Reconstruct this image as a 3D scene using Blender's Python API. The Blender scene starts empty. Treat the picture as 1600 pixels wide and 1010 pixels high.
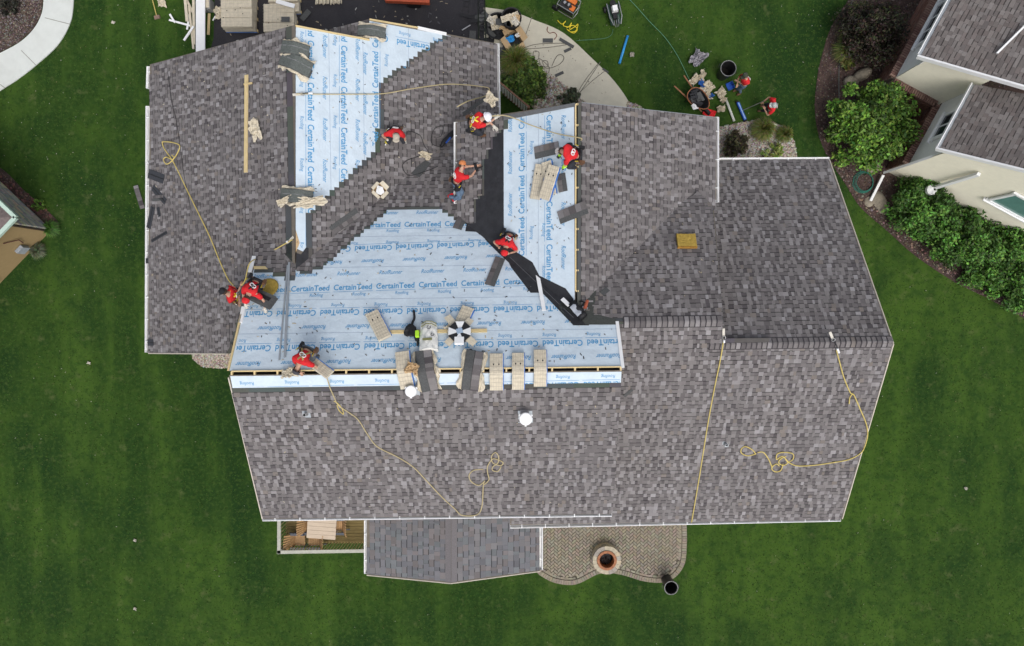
import bpy, bmesh, math, random
import numpy as np
from mathutils import Vector, Matrix, noise
R = random.Random(7)
C = bpy.context.scene.collection
sc = bpy.context.scene
# ---------------------------------------------------------------- camera, light
H = 28.0; TILT = math.radians(-1.77); F = 1067.0
cam = bpy.data.cameras.new('camera'); camo = bpy.data.objects.new('camera', cam); C.objects.link(camo)
camo.location = (0, 0, H); camo.rotation_euler = (TILT, 0, 0)
cam.sensor_width = 36; cam.lens = 36 * F / 1600; cam.clip_end = 2000; cam.clip_start = .1
sc.camera = camo
w = bpy.data.worlds.new('World'); sc.world = w; w.use_nodes = True
SUN_EL, SUN_AZ = math.radians(60), math.radians(160)      # azimuth clockwise from north (+Y)
nt = w.node_tree; sky = nt.nodes.new('ShaderNodeTexSky'); sky.sky_type = 'NISHITA'; sky.sun_disc = False
sky.sun_elevation = SUN_EL; sky.sun_rotation = SUN_AZ; sky.dust_density = 4; sky.ozone_density = .6; sky.air_density = .7
bgn = nt.nodes['Background']; bgn.inputs[1].default_value = .15
hs = nt.nodes.new('ShaderNodeHueSaturation'); hs.inputs['Saturation'].default_value = .45
nt.links.new(sky.outputs[0], hs.inputs['Color']); nt.links.new(hs.outputs[0], bgn.inputs[0])
sun = bpy.data.lights.new('sun', 'SUN'); suno = bpy.data.objects.new('sun', sun); C.objects.link(suno)
sun.energy = .7; sun.angle = math.radians(35); sun.color = (1, .97, .93)
sd = Vector((math.sin(SUN_AZ) * math.cos(SUN_EL), math.cos(SUN_AZ) * math.cos(SUN_EL), math.sin(SUN_EL)))
suno.rotation_euler = sd.to_track_quat('Z', 'Y').to_euler(); suno.location = sd * 60
sc.view_settings.view_transform = 'Standard'; sc.view_settings.look = 'None'
sc.view_settings.exposure = 0.34; sc.view_settings.gamma = 1; sc.view_settings.use_curve_mapping = False
# ---------------------------------------------------------------- pixel <-> world
def ray(px, py):
    x = (px - 800) / F; y = -(py - 505) / F
    return x, y * math.cos(TILT) + math.sin(TILT), y * math.sin(TILT) - math.cos(TILT)
def P(px, py, z=0.0):
    d = ray(px, py); t = (z - H) / d[2]; return Vector((d[0] * t, d[1] * t, z))
class Plane:
    """roof slope: z = z0 - k * (downhill distance from p0)"""
    def __init__(s, p0, dx, dy, k):
        s.p = Vector(p0); l = math.hypot(dx, dy); s.d = Vector((dx / l, dy / l, 0)); s.k = k
        s.up = Vector((-s.d.x, -s.d.y, k)).normalized()
        s.n = Vector((s.d.x * k, s.d.y * k, 1)).normalized()
        s.eu = s.up.cross(s.n).normalized()
    def z(s, X, Y): return s.p.z - s.k * ((X - s.p.x) * s.d.x + (Y - s.p.y) * s.d.y)
    def on(s, px, py, lift=0):
        d = ray(px, py); k = s.k
        t = (s.p.z - H + k * (s.p.x * s.d.x + s.p.y * s.d.y)) / (d[2] + k * (d[0] * s.d.x + d[1] * s.d.y))
        return Vector((d[0] * t, d[1] * t, H + d[2] * t)) + s.n * lift
    def uv(s, px, py):
        q = s.on(px, py) - s.p; return (q.dot(s.eu), q.dot(s.up))
    def xyz(s, u, v, lift=0): return s.p + s.eu * u + s.up * v + s.n * lift
    def frame(s, p0, p1, lift=0.0):
        o = s.on(*p0, lift); x = (s.on(*p1, lift) - o).normalized(); y = s.n.cross(x).normalized()
        M = Matrix((x, y, s.n)).transposed().to_4x4(); M.translation = o; return M
    def dist(s, p0, p1): return (s.on(*p1) - s.on(*p0)).length
GROUND = Plane((0, 0, 0), 1, 0, 0.0)
def lvl(z): return Plane((0, 0, z), 1, 0, 0.0)
def upframe(o, p1):
    """frame with z up at world point o, x heading to world point p1 (flat)"""
    x = Vector((p1[0] - o[0], p1[1] - o[1], 0)).normalized(); y = Vector((0, 0, 1)).cross(x)
    M = Matrix((x, y, Vector((0, 0, 1)))).transposed().to_4x4(); M.translation = Vector(o); return M
# ---------------------------------------------------------------- materials
def lin(c): return tuple(((v / 255) / 12.92 if v / 255 <= .04045 else ((v / 255 + .055) / 1.055) ** 2.4) for v in c)
MATS = {}
def mat(name, col, rough=.8, var=.12, scale=8, bump=0.0, bscale=None, metal=0, spec=.35, attr=False, col2=None, detail=4, stretch=None, coat=0):
    if name in MATS: return MATS[name]
    m = bpy.data.materials.new(name); m.use_nodes = True; n = m.node_tree.nodes; l = m.node_tree.links
    b = n['Principled BSDF']; b.inputs['Roughness'].default_value = rough; b.inputs['Metallic'].default_value = metal
    b.inputs['Specular IOR Level'].default_value = spec
    if coat: b.inputs['Coat Weight'].default_value = coat
    tc = n.new('ShaderNodeTexCoord'); src = tc.outputs['Object']
    if stretch:
        mp = n.new('ShaderNodeMapping'); mp.inputs['Scale'].default_value = stretch; l.new(src, mp.inputs[0]); src = mp.outputs[0]
    nz = n.new('ShaderNodeTexNoise'); nz.inputs['Scale'].default_value = scale; nz.inputs['Detail'].default_value = detail
    nz.inputs['Roughness'].default_value = .65
    l.new(src, nz.inputs['Vector'])
    mx = n.new('ShaderNodeMix'); mx.data_type = 'RGBA'
    rp = n.new('ShaderNodeMapRange'); rp.inputs[1].default_value = .3; rp.inputs[2].default_value = .7
    l.new(nz.outputs[0], rp.inputs[0]); l.new(rp.outputs[0], mx.inputs['Factor'])
    if attr:
        at = n.new('ShaderNodeAttribute'); at.attribute_name = 'col'
        for key, f_ in (('A', 1 - var), ('B', 1 + var)):
            v = n.new('ShaderNodeVectorMath'); v.operation = 'SCALE'; v.inputs['Scale'].default_value = f_
            l.new(at.outputs['Color'], v.inputs[0]); l.new(v.outputs[0], mx.inputs[key])
    else:
        c2 = col2 or tuple(min(1, v * (1 + var)) for v in col); c1 = col if col2 else tuple(v * (1 - var) for v in col)
        mx.inputs['A'].default_value = (*c1, 1); mx.inputs['B'].default_value = (*c2, 1)
    l.new(mx.outputs['Result'], b.inputs['Base Color'])
    if bump:
        nb = n.new('ShaderNodeTexNoise'); nb.inputs['Scale'].default_value = bscale or scale * 3; nb.inputs['Detail'].default_value = 5
        l.new(src, nb.inputs['Vector']); bp = n.new('ShaderNodeBump'); bp.inputs['Strength'].default_value = min(1, bump)
        bp.inputs['Distance'].default_value = .02 * max(1, bump); l.new(nb.outputs[0], bp.inputs['Height']); l.new(bp.outputs[0], b.inputs['Normal'])
    MATS[name] = m; return m
def layered(m, scale, col, lo=.5, hi=.7, detail=5, stretch=None, amt=1.0):
    """mix another patchy colour over the base colour of m"""
    n = m.node_tree.nodes; l = m.node_tree.links; b = n['Principled BSDF']
    prev = b.inputs['Base Color'].links[0].from_socket
    tc = n.new('ShaderNodeTexCoord'); mp = n.new('ShaderNodeMapping'); mp.inputs['Scale'].default_value = stretch or (1, 1, 1)
    mp.inputs['Location'].default_value = (scale * 3.1, scale, 5)
    l.new(tc.outputs['Object'], mp.inputs[0]); nz = n.new('ShaderNodeTexNoise'); nz.inputs['Scale'].default_value = scale
    nz.inputs['Detail'].default_value = detail; nz.inputs['Roughness'].default_value = .6; l.new(mp.outputs[0], nz.inputs['Vector'])
    rp = n.new('ShaderNodeMapRange'); rp.inputs[1].default_value = lo; rp.inputs[2].default_value = hi; rp.inputs[4].default_value = amt
    l.new(nz.outputs[0], rp.inputs[0])
    mx = n.new('ShaderNodeMix'); mx.data_type = 'RGBA'; mx.inputs['B'].default_value = (*col, 1)
    l.new(rp.outputs[0], mx.inputs['Factor']); l.new(prev, mx.inputs['A']); l.new(mx.outputs['Result'], b.inputs['Base Color'])
    return m
M_SH = mat('roof_granules', None, .95, .16, 60, .5, 160, attr=True)
layered(M_SH, .6, (.15, .143, .148), .45, .8, amt=.3)
M_SHP = mat('porch_roof_granules', None, .95, .1, 60, .4, 160, attr=True)
M_FELT = mat('underlayment_felt', (.565, .66, .735), .6, .06, 3, 3.0, 1.7, spec=.35)
layered(M_FELT, 14, (.50, .59, .67), .5, .72, amt=.5)
M_PRINT = mat('blue_print', (.075, .30, .55), .6, .18, 40)
M_PRINT2 = mat('pale_blue_print', (.25, .42, .62), .6, .1, 40)
M_MEMB = mat('ice_shield_membrane', (.022, .023, .027), .7, .3, 5, 2.0, 3)
M_DECK = mat('plywood_deck', (.45, .33, .19), .8, .12, 10)
M_WOOD = mat('pine_wood', (.66, .52, .27), .7, .16, 6, .2, 20, stretch=(1, 8, 8))
M_WHITE = mat('white_aluminium', (.82, .83, .83), .4, .04, 4)
M_GREYM = mat('grey_metal', (.42, .45, .47), .4, .1, 4, metal=.6)
M_DARKIN = mat('dark_attic', (.012, .01, .009), .95, .2, 5)
M_WALL = mat('house_siding', (.5, .46, .38), .8, .05, 4)
M_PAPER = mat('tan_bundle_paper', (.60, .54, .42), .85, .12, 9, .5, 30)
M_PAPERP = mat('paper_print', (.3, .3, .33), .8, .3, 60)
M_BLUEP = mat('blue_wrap', (.05, .17, .5), .5, .2, 12)
M_LINES = mat('grey_grid_print', (.42, .38, .31), .85, .1, 20)
M_CARD = mat('cardboard', (.48, .34, .19), .85, .12, 10, .2)
M_BLACK = mat('black_rubber', (.015, .015, .017), .6, .3, 10)
M_BLACKP = mat('black_plastic', (.02, .02, .022), .4, .3, 10)
M_ROPE = mat('yellow_rope', (.66, .53, .17), .8, .2, 60, .5, 200)
M_ROPE2 = mat('tan_rope', (.5, .42, .24), .8, .2, 60, .5, 200)
M_YEL = mat('yellow_cord', (.75, .6, .04), .5, .1, 20)
M_RED = mat('red_cotton', (.62, .02, .025), .85, .18, 14, .6, 30)
M_JEAN = mat('blue_denim', (.10, .15, .22), .9, .25, 20, .4, 60)
M_DKCL = mat('dark_cloth', (.03, .032, .04), .9, .3, 20, .4, 60)
M_SKIN = mat('skin', (.50, .29, .20), .55, .08, 20)
M_LEATH = mat('leather', (.12, .06, .03), .6, .3, 20)
M_FOAM = mat('yellow_foam', (.42, .29, .06), .95, .2, 14, .8, 50)
M_BLUET = mat('blue_plastic', (.04, .30, .66), .4, .06, 8)
M_BLUED = mat('dark_blue_paint', (.02, .09, .42), .4, .1, 8)
M_ORNG = mat('orange_paint', (.62, .16, .03), .5, .12, 8)
M_STEEL = mat('steel', (.5, .5, .5), .35, .1, 10, metal=.8)
M_CONC = mat('concrete_path', (.55, .52, .42), .9, .06, 3, .3, 40); layered(M_CONC, 1.2, (.44, .42, .34), .5, .75, amt=.6)
M_CONCL = mat('pale_concrete', (.60, .63, .60), .9, .04, 3, .3, 40); layered(M_CONCL, .8, (.52, .54, .51), .5, .75, amt=.6)
M_ASPH = mat('asphalt', (.032, .031, .036), .9, .25, 30, .5, 90); layered(M_ASPH, 1.5, (.05, .047, .05), .5, .75, amt=.6)
M_MULCH = mat('mulch', (.065, .042, .036), .95, .4, 16, 1, 30); layered(M_MULCH, 2, (.12, .085, .07), .5, .7, amt=.6)
M_CHIP = mat('chips', None, .9, .2, 20, attr=True)
M_STONE = mat('stones', None, .85, .15, 12, .4, 30, attr=True)
M_LEAF = mat('leaves', None, .6, .12, 10, attr=True, spec=.3)
M_BARK = mat('bark', (.07, .05, .035), .95, .3, 12, .8)
M_GLASS = mat('window_glass', (.02, .03, .035), .08, .2, 2, spec=.7)
M_GRASS = mat('lawn_grass', (.019, .047, .0095), .95, .25, 5, .15, 60, spec=.08)
layered(M_GRASS, .11, (.047, .094, .014), .44, .60, amt=.85)
layered(M_GRASS, .8, (.051, .101, .016), .46, .62, stretch=(1, .10, 1), amt=.75)
layered(M_GRASS, .45, (.010, .031, .009), .47, .64, stretch=(1, .5, 1), amt=.75)
layered(M_GRASS, 2.4, (.014, .042, .009), .48, .64, amt=.6)
layered(M_GRASS, 7, (.055, .095, .021), .50, .68, amt=.6)
layered(M_GRASS, 1.9, (.10, .12, .045), .60, .74, amt=.55)
# ---------------------------------------------------------------- mesh builder
class MB:
    def __init__(s): s.v = []; s.f = []; s.c = []; s.use = False
    def add(s, vs, fs, col=None, M=None):
        b = len(s.v)
        for q in vs: s.v.append(tuple(M @ Vector(q)) if M is not None else tuple(q))
        for q in fs: s.f.append(tuple(i + b for i in q)); s.c.append(col)
        if col is not None: s.use = True
        return s
    def quad(s, a, b, c, d, col=None): return s.add((a, b, c, d), ((0, 1, 2, 3),), col)
    def box(s, c, d, rz=0, col=None, M=None, taper=1.0):
        x, y, z = d[0] / 2, d[1] / 2, d[2] / 2; co, si = math.cos(rz), math.sin(rz); vs = []
        for k in (-1, 1):
            t = taper if k == 1 else 1
            for i, j in ((-1, -1), (1, -1), (1, 1), (-1, 1)):
                a, b = i * x * t, j * y * t
                vs.append((c[0] + a * co - b * si, c[1] + a * si + b * co, c[2] + k * z))
        return s.add(vs, ((3, 2, 1, 0), (4, 5, 6, 7), (0, 1, 5, 4), (1, 2, 6, 5), (2, 3, 7, 6), (3, 0, 4, 7)), col, M)
    def bar(s, a, b, w, h, col=None, up=Vector((0, 0, 1))):
        a = Vector(a); b = Vector(b); x = (b - a); L = x.length; x.normalize(); y = up.cross(x)
        if y.length < 1e-4: y = Vector((0, 1, 0))
        y.normalize(); z = x.cross(y); M = Matrix((x, y, z)).transposed().to_4x4(); M.translation = (a + b) / 2
        return s.box((0, 0, 0), (L, w, h), 0, col, M)
    def tube(s, pts, r, n=6, col=None, closed=False, cap=True):
        pts = [Vector(p) for p in pts]; N_ = len(pts); vs = []; fs = []; prev = None
        for i, p in enumerate(pts):
            a = pts[(i - 1) % N_] if (closed or i > 0) else p; b = pts[(i + 1) % N_] if (closed or i < N_ - 1) else p
            t = (b - a).normalized() if (b - a).length > 1e-9 else Vector((0, 0, 1))
            if prev is None: x = t.orthogonal().normalized()
            else:
                x = prev - t * prev.dot(t); x = x.normalized() if x.length > 1e-6 else t.orthogonal().normalized()
            prev = x; y = t.cross(x); rr = r[i] if isinstance(r, (list, tuple)) else r
            for k in range(n):
                an = 2 * math.pi * k / n; vs.append(p + x * (math.cos(an) * rr) + y * (math.sin(an) * rr))
        m = N_ if closed else N_ - 1
        for i in range(m):
            for k in range(n):
                a = i * n + k; b = i * n + (k + 1) % n; j = (i + 1) % N_
                fs.append((a, b, j * n + (k + 1) % n, j * n + k))
        if cap and not closed: fs.append(tuple(range(n - 1, -1, -1))); fs.append(tuple((N_ - 1) * n + k for k in range(n)))
        return s.add(vs, fs, col)
    def lathe(s, prof, n=20, c=(0, 0, 0), col=None, M=None, cap0=True, cap1=True):
        vs = []; fs = []
        for r, z in prof:
            for k in range(n):
                a = 2 * math.pi * k / n; vs.append((c[0] + r * math.cos(a), c[1] + r * math.sin(a), c[2] + z))
        for i in range(len(prof) - 1):
            for k in range(n):
                fs.append((i * n + k, i * n + (k + 1) % n, (i + 1) * n + (k + 1) % n, (i + 1) * n + k))
        if cap0: fs.append(tuple(range(n - 1, -1, -1)))
        if cap1: fs.append(tuple((len(prof) - 1) * n + k for k in range(n)))
        return s.add(vs, fs, col, M)
    def prism(s, top, down, col=None):
        """top: list of world points counter-clockwise seen from above; down: Vector thickness"""
        n = len(top); vs = [tuple(p) for p in top] + [tuple(Vector(p) + Vector(down)) for p in top]
        fs = [tuple(range(n)), tuple(range(2 * n - 1, n - 1, -1))] + [(i + n, (i + 1) % n + n, (i + 1) % n, i) for i in range(n)]
        return s.add(vs, fs, col)
    def ball(s, c, r, n=8, m=6, col=None, M=None):
        rx, ry, rz = r if isinstance(r, (tuple, list)) else (r, r, r); vs = [(c[0], c[1], c[2] - rz)]; fs = []
        for i in range(1, m):
            th = -math.pi / 2 + math.pi * i / m
            for k in range(n):
                a = 2 * math.pi * k / n; vs.append((c[0] + rx * math.cos(th) * math.cos(a), c[1] + ry * math.cos(th) * math.sin(a), c[2] + rz * math.sin(th)))
        vs.append((c[0], c[1], c[2] + rz)); t = len(vs) - 1
        for k in range(n):
            fs.append((0, 1 + (k + 1) % n, 1 + k)); fs.append((t, 1 + (m - 2) * n + k, 1 + (m - 2) * n + (k + 1) % n))
            for i in range(m - 2): fs.append((1 + i * n + k, 1 + i * n + (k + 1) % n, 1 + (i + 1) * n + (k + 1) % n, 1 + (i + 1) * n + k))
        return s.add(vs, fs, col, M)
    def grid(s, fn, nu, nv, col=None, M=None, thick=0):
        vs = [fn(i / nu, j / nv) for j in range(nv + 1) for i in range(nu + 1)]
        fs = [(j * (nu + 1) + i, j * (nu + 1) + i + 1, (j + 1) * (nu + 1) + i + 1, (j + 1) * (nu + 1) + i) for j in range(nv) for i in range(nu)]
        s.add(vs, fs, col, M)
        if thick:
            vs2 = [(a[0], a[1], a[2] - thick) for a in vs]; n = len(vs)
            rim = [i for i in range(nu + 1)] + [j * (nu + 1) + nu for j in range(1, nv + 1)] + [nv * (nu + 1) + i for i in range(nu - 1, -1, -1)] + [j * (nu + 1) for j in range(nv - 1, 0, -1)]
            s.add(vs + vs2, [tuple(n + q for q in reversed(f)) for f in fs] + [(rim[k] + n, rim[(k + 1) % len(rim)] + n, rim[(k + 1) % len(rim)], rim[k]) for k in range(len(rim))], col, M)
        return s
    def build(s, name, m, parent=None, smooth=False, kind=None, M=None, local=None):
        """local: world matrix of the parent; vertices given in world space are moved into it"""
        vs = s.v
        if local is not None: I = local.inverted(); vs = [tuple(I @ Vector(q)) for q in vs]
        me = bpy.data.meshes.new(name); me.from_pydata(vs, [], s.f); me.materials.append(m)
        if s.use:
            a = me.attributes.new('col', 'FLOAT_COLOR', 'FACE'); buf = []
            for c in s.c: buf += [*(c or (.3, .3, .3)), 1]
            a.data.foreach_set('color', buf)
        if smooth: me.polygons.foreach_set('use_smooth', [True] * len(me.polygons))
        o = bpy.data.objects.new(name, me); C.objects.link(o)
        if parent: o.parent = parent
        if M is not None: o.matrix_basis = M
        if kind: o['kind'] = kind
        return o
def tag(o, label, cat, group=None):
    o['label'] = label; o['category'] = cat
    if group: o['group'] = group
    return o
def T(name, label, cat, M=None, group=None):
    o = bpy.data.objects.new(name, None); C.objects.link(o); o.empty_display_size = .1
    if M is not None: o.matrix_basis = M
    return tag(o, label, cat, group)
def struct(o): o['kind'] = 'structure'; return o
def spline(pts, n=8, closed=False):
    pts = [Vector(p) for p in pts]; out = []; N_ = len(pts)
    for i in range(N_ if closed else N_ - 1):
        g = (lambda k: pts[k % N_]) if closed else (lambda k: pts[max(0, min(N_ - 1, k))])
        a, b, c, d = g(i - 1), g(i), g(i + 1), g(i + 2)
        for k in range(n):
            t = k / n; out.append(.5 * ((2 * b) + (c - a) * t + (2 * a - 5 * b + 4 * c - d) * t * t + (3 * b - a - 3 * c + d) * t ** 3))
    if not closed: out.append(pts[-1])
    return out
def ccw(poly):
    a = sum(poly[i][0] * poly[(i + 1) % len(poly)][1] - poly[(i + 1) % len(poly)][0] * poly[i][1] for i in range(len(poly)))
    return list(poly) if a > 0 else list(reversed(poly))
def inpoly(x, y, poly):
    r = False; n = len(poly); j = n - 1
    for i in range(n):
        xi, yi, xj, yj = poly[i][0], poly[i][1], poly[j][0], poly[j][1]
        if (yi > y) != (yj > y) and x < (xj - xi) * (y - yi) / (yj - yi) + xi: r = not r
        j = i
    return r
def clip(poly, a, b, c):
    """keep a*x+b*y<=c"""
    out = []
    for i in range(len(poly)):
        p, q = poly[i], poly[(i + 1) % len(poly)]; dp = a * p[0] + b * p[1] - c; dq = a * q[0] + b * q[1] - c
        if dp <= 0: out.append(p)
        if dp * dq < 0: t = dp / (dp - dq); out.append((p[0] + (q[0] - p[0]) * t, p[1] + (q[1] - p[1]) * t))
    return out
def convex(pts):
    pts = sorted(set(pts)); lo = []; hi = []
    for ps, h in ((pts, lo), (pts[::-1], hi)):
        for p in ps:
            while len(h) >= 2 and (h[-1][0] - h[-2][0]) * (p[1] - h[-2][1]) - (h[-1][1] - h[-2][1]) * (p[0] - h[-2][0]) <= 0: h.pop()
            h.append(p)
    return lo[:-1] + hi[:-1]
def clip_convex(poly, hull):
    for i in range(len(hull)):
        p, q = hull[i], hull[(i + 1) % len(hull)]; a = q[1] - p[1]; b = -(q[0] - p[0])
        poly = clip(poly, a, b, a * p[0] + b * p[1])
        if len(poly) < 3: return []
    return poly
# ================================================================ ROOF PLANES (fitted)
g = math.radians(.8); g2 = math.radians(.4)
mr = P(664, 582, 9.65)
N = Plane(mr, -math.sin(g), math.cos(g), .58); S = Plane(mr, math.sin(g), -math.cos(g), .53)
wr = P(461, 230, 7.95)
E1 = Plane(wr, math.cos(g2), math.sin(g2), .57); W = Plane(wr, -math.cos(g2), -math.sin(g2), .57)
nr = P(901, 330, 8.72)
NW = Plane(nr, -1, 0, .48); NE = Plane(nr, 1, 0, .55)
r1 = N.on(1050, 503); S1 = Plane(r1, math.sin(g), -math.cos(g), .53)
r2 = S1.on(1260, 536); N2 = Plane(r2, -math.sin(g), math.cos(g), .63)
pr = P(705, 860, 4.55); PW = Plane(pr, -1, 0, .2); PE = Plane(pr, 1, 0, .2)
house = T('house', 'large two storey house with grey shingle roof half stripped to pale blue underlayment', 'house')
slopes = {}
def deck(key, pl, poly, label, lift=0):
    top = [pl.on(*q) for q in poly]; top = [top[i] for i in range(len(top))]
    a = sum(top[i].x * top[(i + 1) % len(top)].y - top[(i + 1) % len(top)].x * top[i].y for i in range(len(top)))
    if a < 0: top.reverse()
    o = MB().prism(top, (0, 0, -.16)).build('roof_slope', mat('plywood_grey', (.16, .14, .115), .9, .15, 6), house); o['label'] = label; slopes[key] = o; return o
deck('N', N, [(358, 580), (397, 417), (397, 352), (700, 215), (719, 230), (722, 338), (905, 492), (1115, 322), (1130, 500), (968, 504), (971.5, 573)], 'north slope with blue printed underlayment')
deck('S', S, [(358, 586.5), (972, 579), (957, 803), (410, 811)], 'south slope fully shingled')
deck('E1', E1, [(461, 40), (577, 61), (577, 30), (775, 68), (779, 190), (745, 225), (714, 240), (640, 330), (464, 430)], 'east slope of the garage wing')
deck('W', W, [(461, 39), (234, 101), (231, 552), (357, 553), (378, 480), (396, 430), (461, 430)], 'west slope of the garage wing')
deck('NW', NW, [(712, 190), (899, 161), (899, 492), (714, 342)], 'west slope of the north wing')
deck('NE', NE, [(905, 160), (1119, 183), (1119, 312), (905, 492)], 'east slope of the north wing')
deck('S1', S1, [(940, 505), (1130, 503), (1130, 536), (1395, 538), (1315, 811), (797, 821), (800, 700), (940, 620)], 'broad south slope at the east end')
deck('N2', N2, [(1090, 251), (1295, 250), (1395, 537), (1105, 538)], 'lower north slope at the east end')
deck('PW', PW, [(705, 790), (705, 911), (573, 898), (573, 790)], 'west half of the low porch roof')
deck('PE', PE, [(705, 790), (705, 911), (843, 892), (843, 790)], 'east half of the low porch roof')
# small west side of the front garage gable
gp = E1.on(577, 30); PG = Plane(gp, -1, 0, .57)
deck('PG', PG, [(577, 30), (577, 66), (517, 66), (515, 46)], 'small west slope of the front garage gable')
# ---------------------------------------------------------------- walls
def wallbox(x0, x1, y0, y1, z1, name='wall'):
    MB().box(((x0 + x1) / 2, (y0 + y1) / 2, z1 / 2), (x1 - x0, y1 - y0, z1)).build(name, M_WALL, house)
wallbox(-7.25, 2.6, -6.2, 1.0, 6.75); wallbox(-12.0, -.95, -1.2, 7.7, 4.15); wallbox(-1.25, 2.2, .2, 5.15, 6.7)
wallbox(2.21, 5.9, .21, 5.2, 5.8); wallbox(2.61, 10.5, -6.85, 4.3, 4.2); wallbox(.1, 2.59, -6.9, -6.21, 4.2); wallbox(-4.75, .6, -9.2, -6.21, 3.45)
def gable(pts, t):
    MB().prism([Vector(p) for p in pts], t).build('gable_wall', M_WALL, house)
gable([(-7.25, -6.2, 6.7), (-7.25, mr.y, 9.3), (-7.25, 1.0, 7.6), (-7.25, 1, 6.7)], (.1, 0, 0))
gable([(2.7, -6.2, 6.6), (2.7, mr.y, 9.3), (2.7, -.3, 8.4), (2.7, -.3, 6.6)], (-.1, 0, 0))
gable([(-12, 7.7, 4.1), (wr.x, 7.7, 7.6), (-.95, 7.7, 4.6)], (0, -.1, 0))
gable([(-1.25, 5.15, 6.6), (nr.x, 5.15, 8.4), (5.9, 5.15, 6.1), (5.9, 5.15, 5.75), (2.2, 5.15, 5.75), (2.2, 5.15, 6.6)], (0, -.1, 0))
gable([(10.5, -6.85, 4.15), (10.5, r2.y, 7.9), (10.5, 4.3, 4.6), (10.5, 4.3, 4.15)], (-.1, 0, 0))
gable([(-4.75, -9.2, 3.4), (pr.x, -9.2, 4.3), (.6, -9.2, 3.4)], (0, .1, 0))
# small gable side wall between the two upper ridges
MB().prism([N.on(1129, 500), N.on(1114, 324), N.on(1114, 324, -.1), N.on(1129, 500, -.1)], (0, 0, -.5)).build('gable_wall', M_WALL, house)
# ---------------------------------------------------------------- shingles
def scol(proud=None):
    r = R.random()
    if proud is None: proud = R.random() < .5
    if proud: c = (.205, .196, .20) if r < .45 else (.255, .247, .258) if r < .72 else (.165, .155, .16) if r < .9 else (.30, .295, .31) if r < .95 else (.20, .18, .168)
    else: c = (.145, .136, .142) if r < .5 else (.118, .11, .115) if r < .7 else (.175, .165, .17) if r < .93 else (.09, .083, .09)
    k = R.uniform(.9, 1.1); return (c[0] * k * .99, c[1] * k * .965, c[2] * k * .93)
def pcol(proud=None):
    k = R.uniform(.85, 1.15); c = R.choice([(.165, .165, .178), (.15, .152, .165), (.18, .175, .18), (.175, .16, .16), (.16, .172, .18)]); return tuple(v * k for v in c)
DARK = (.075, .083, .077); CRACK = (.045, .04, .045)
EXP = .143
strips = []      # (z, key, plane, course data)
def shingles(key, pl, poly, stepped=(), exp=EXP, vmax=1e9, head=.15, tabw=(.075, .17), cf=scol, off=0.0):
    uv = [pl.uv(*q) for q in poly]; n = len(uv)
    v0 = min(q[1] for q in uv); v1 = max(q[1] for q in uv); k0 = math.floor((v0 - off) / exp); v = k0 * exp + off
    while v < v1:
        vm = v + exp / 2; xs = []
        for i in range(n):
            a, b = uv[i], uv[(i + 1) % n]
            if (a[1] > vm) != (b[1] > vm):
                sl = (b[0] - a[0]) / (b[1] - a[1]); um = a[0] + sl * (vm - a[1])
                if i in stepped: um = round(um / .09) * .09; e = 0
                else: e = sl * exp / 2 if abs(sl) < 3 else 0
                xs.append((um, um - e, um + e))
        xs.sort()
        vb = max(v, v0 - .01); vt = min(v + exp, v1 + .005)
        if vt - vb > .03:
            for i in range(0, len(xs) - 1, 2):
                L, Rr = xs[i], xs[i + 1]
                u = L[0] - R.uniform(0, .9); c = u
                while c < Rr[0]:
                    d = c + .985; a = max(c, L[0]); b = min(d, Rr[0])
                    if b - a > .02:
                        la = (L[1], L[2]) if a == L[0] else (a, a); rb = (Rr[1], Rr[2]) if b == Rr[0] else (b, b)
                        strips.append((pl.xyz(a, vb).z, key, pl, vb, vt, la, rb, min(vb + exp + head, vmax), tabw, cf, exp))
                    c = d
        v += exp
def strip_mesh(mb, st):
    z, key, pl, v0, v1, la, rb, vh, tabw, cf, exp = st; X = pl.xyz
    if vh > v1 + .01:      # dark unexposed upper half that the next course covers
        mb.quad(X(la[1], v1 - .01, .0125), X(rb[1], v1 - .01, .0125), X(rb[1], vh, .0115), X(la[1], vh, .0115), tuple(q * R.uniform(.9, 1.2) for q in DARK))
    u = la[0] - R.uniform(0, tabw[0]); proud = R.random() < .5; sk = (la[1] - la[0]); first = True
    while u < rb[0] - .004:
        wd = R.uniform(*tabw); e = u + wd; a0 = max(u, la[0]); b0 = min(e, rb[0])
        if rb[0] - b0 < .03: b0 = rb[0]
        if b0 - a0 > .004:
            a1 = la[1] if a0 == la[0] else a0; b1 = rb[1] if b0 == rb[0] else b0
            if b1 < a1: b1 = a1 + .002
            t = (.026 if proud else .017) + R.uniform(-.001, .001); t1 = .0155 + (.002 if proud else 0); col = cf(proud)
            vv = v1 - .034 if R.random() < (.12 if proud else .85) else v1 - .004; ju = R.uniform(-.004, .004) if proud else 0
            A = X(a0, v0 + ju, t); B = X(b0, v0 + ju, t); Cc = X(b0 + (b1 - b0) * .85, vv, t1 + .001); D = X(a0 + (a1 - a0) * .85, vv, t1 + .001)
            E_ = X(b1, v1 + .01, t1 - .001); F_ = X(a1, v1 + .01, t1 - .001); A_ = X(a0, v0 + ju, 0); B_ = X(b0, v0 + ju, 0); C_ = X(b1, v1, 0); D_ = X(a1, v1, 0)
            vs = [A, B, Cc, D, E_, F_, A_, B_, C_, D_]; b = len(mb.v); mb.use = True
            mb.v += [tuple(q) for q in vs]
            mb.f += [(b, b + 1, b + 2, b + 3), (b + 3, b + 2, b + 4, b + 5), (b + 6, b + 7, b + 1, b), (b + 7, b + 8, b + 2, b + 1), (b + 9, b + 6, b, b + 3)]
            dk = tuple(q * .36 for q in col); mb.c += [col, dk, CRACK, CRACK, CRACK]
        u = e; proud = (not proud) if R.random() < .88 else proud
ridge_uv = lambda pl: 0.0
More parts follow.
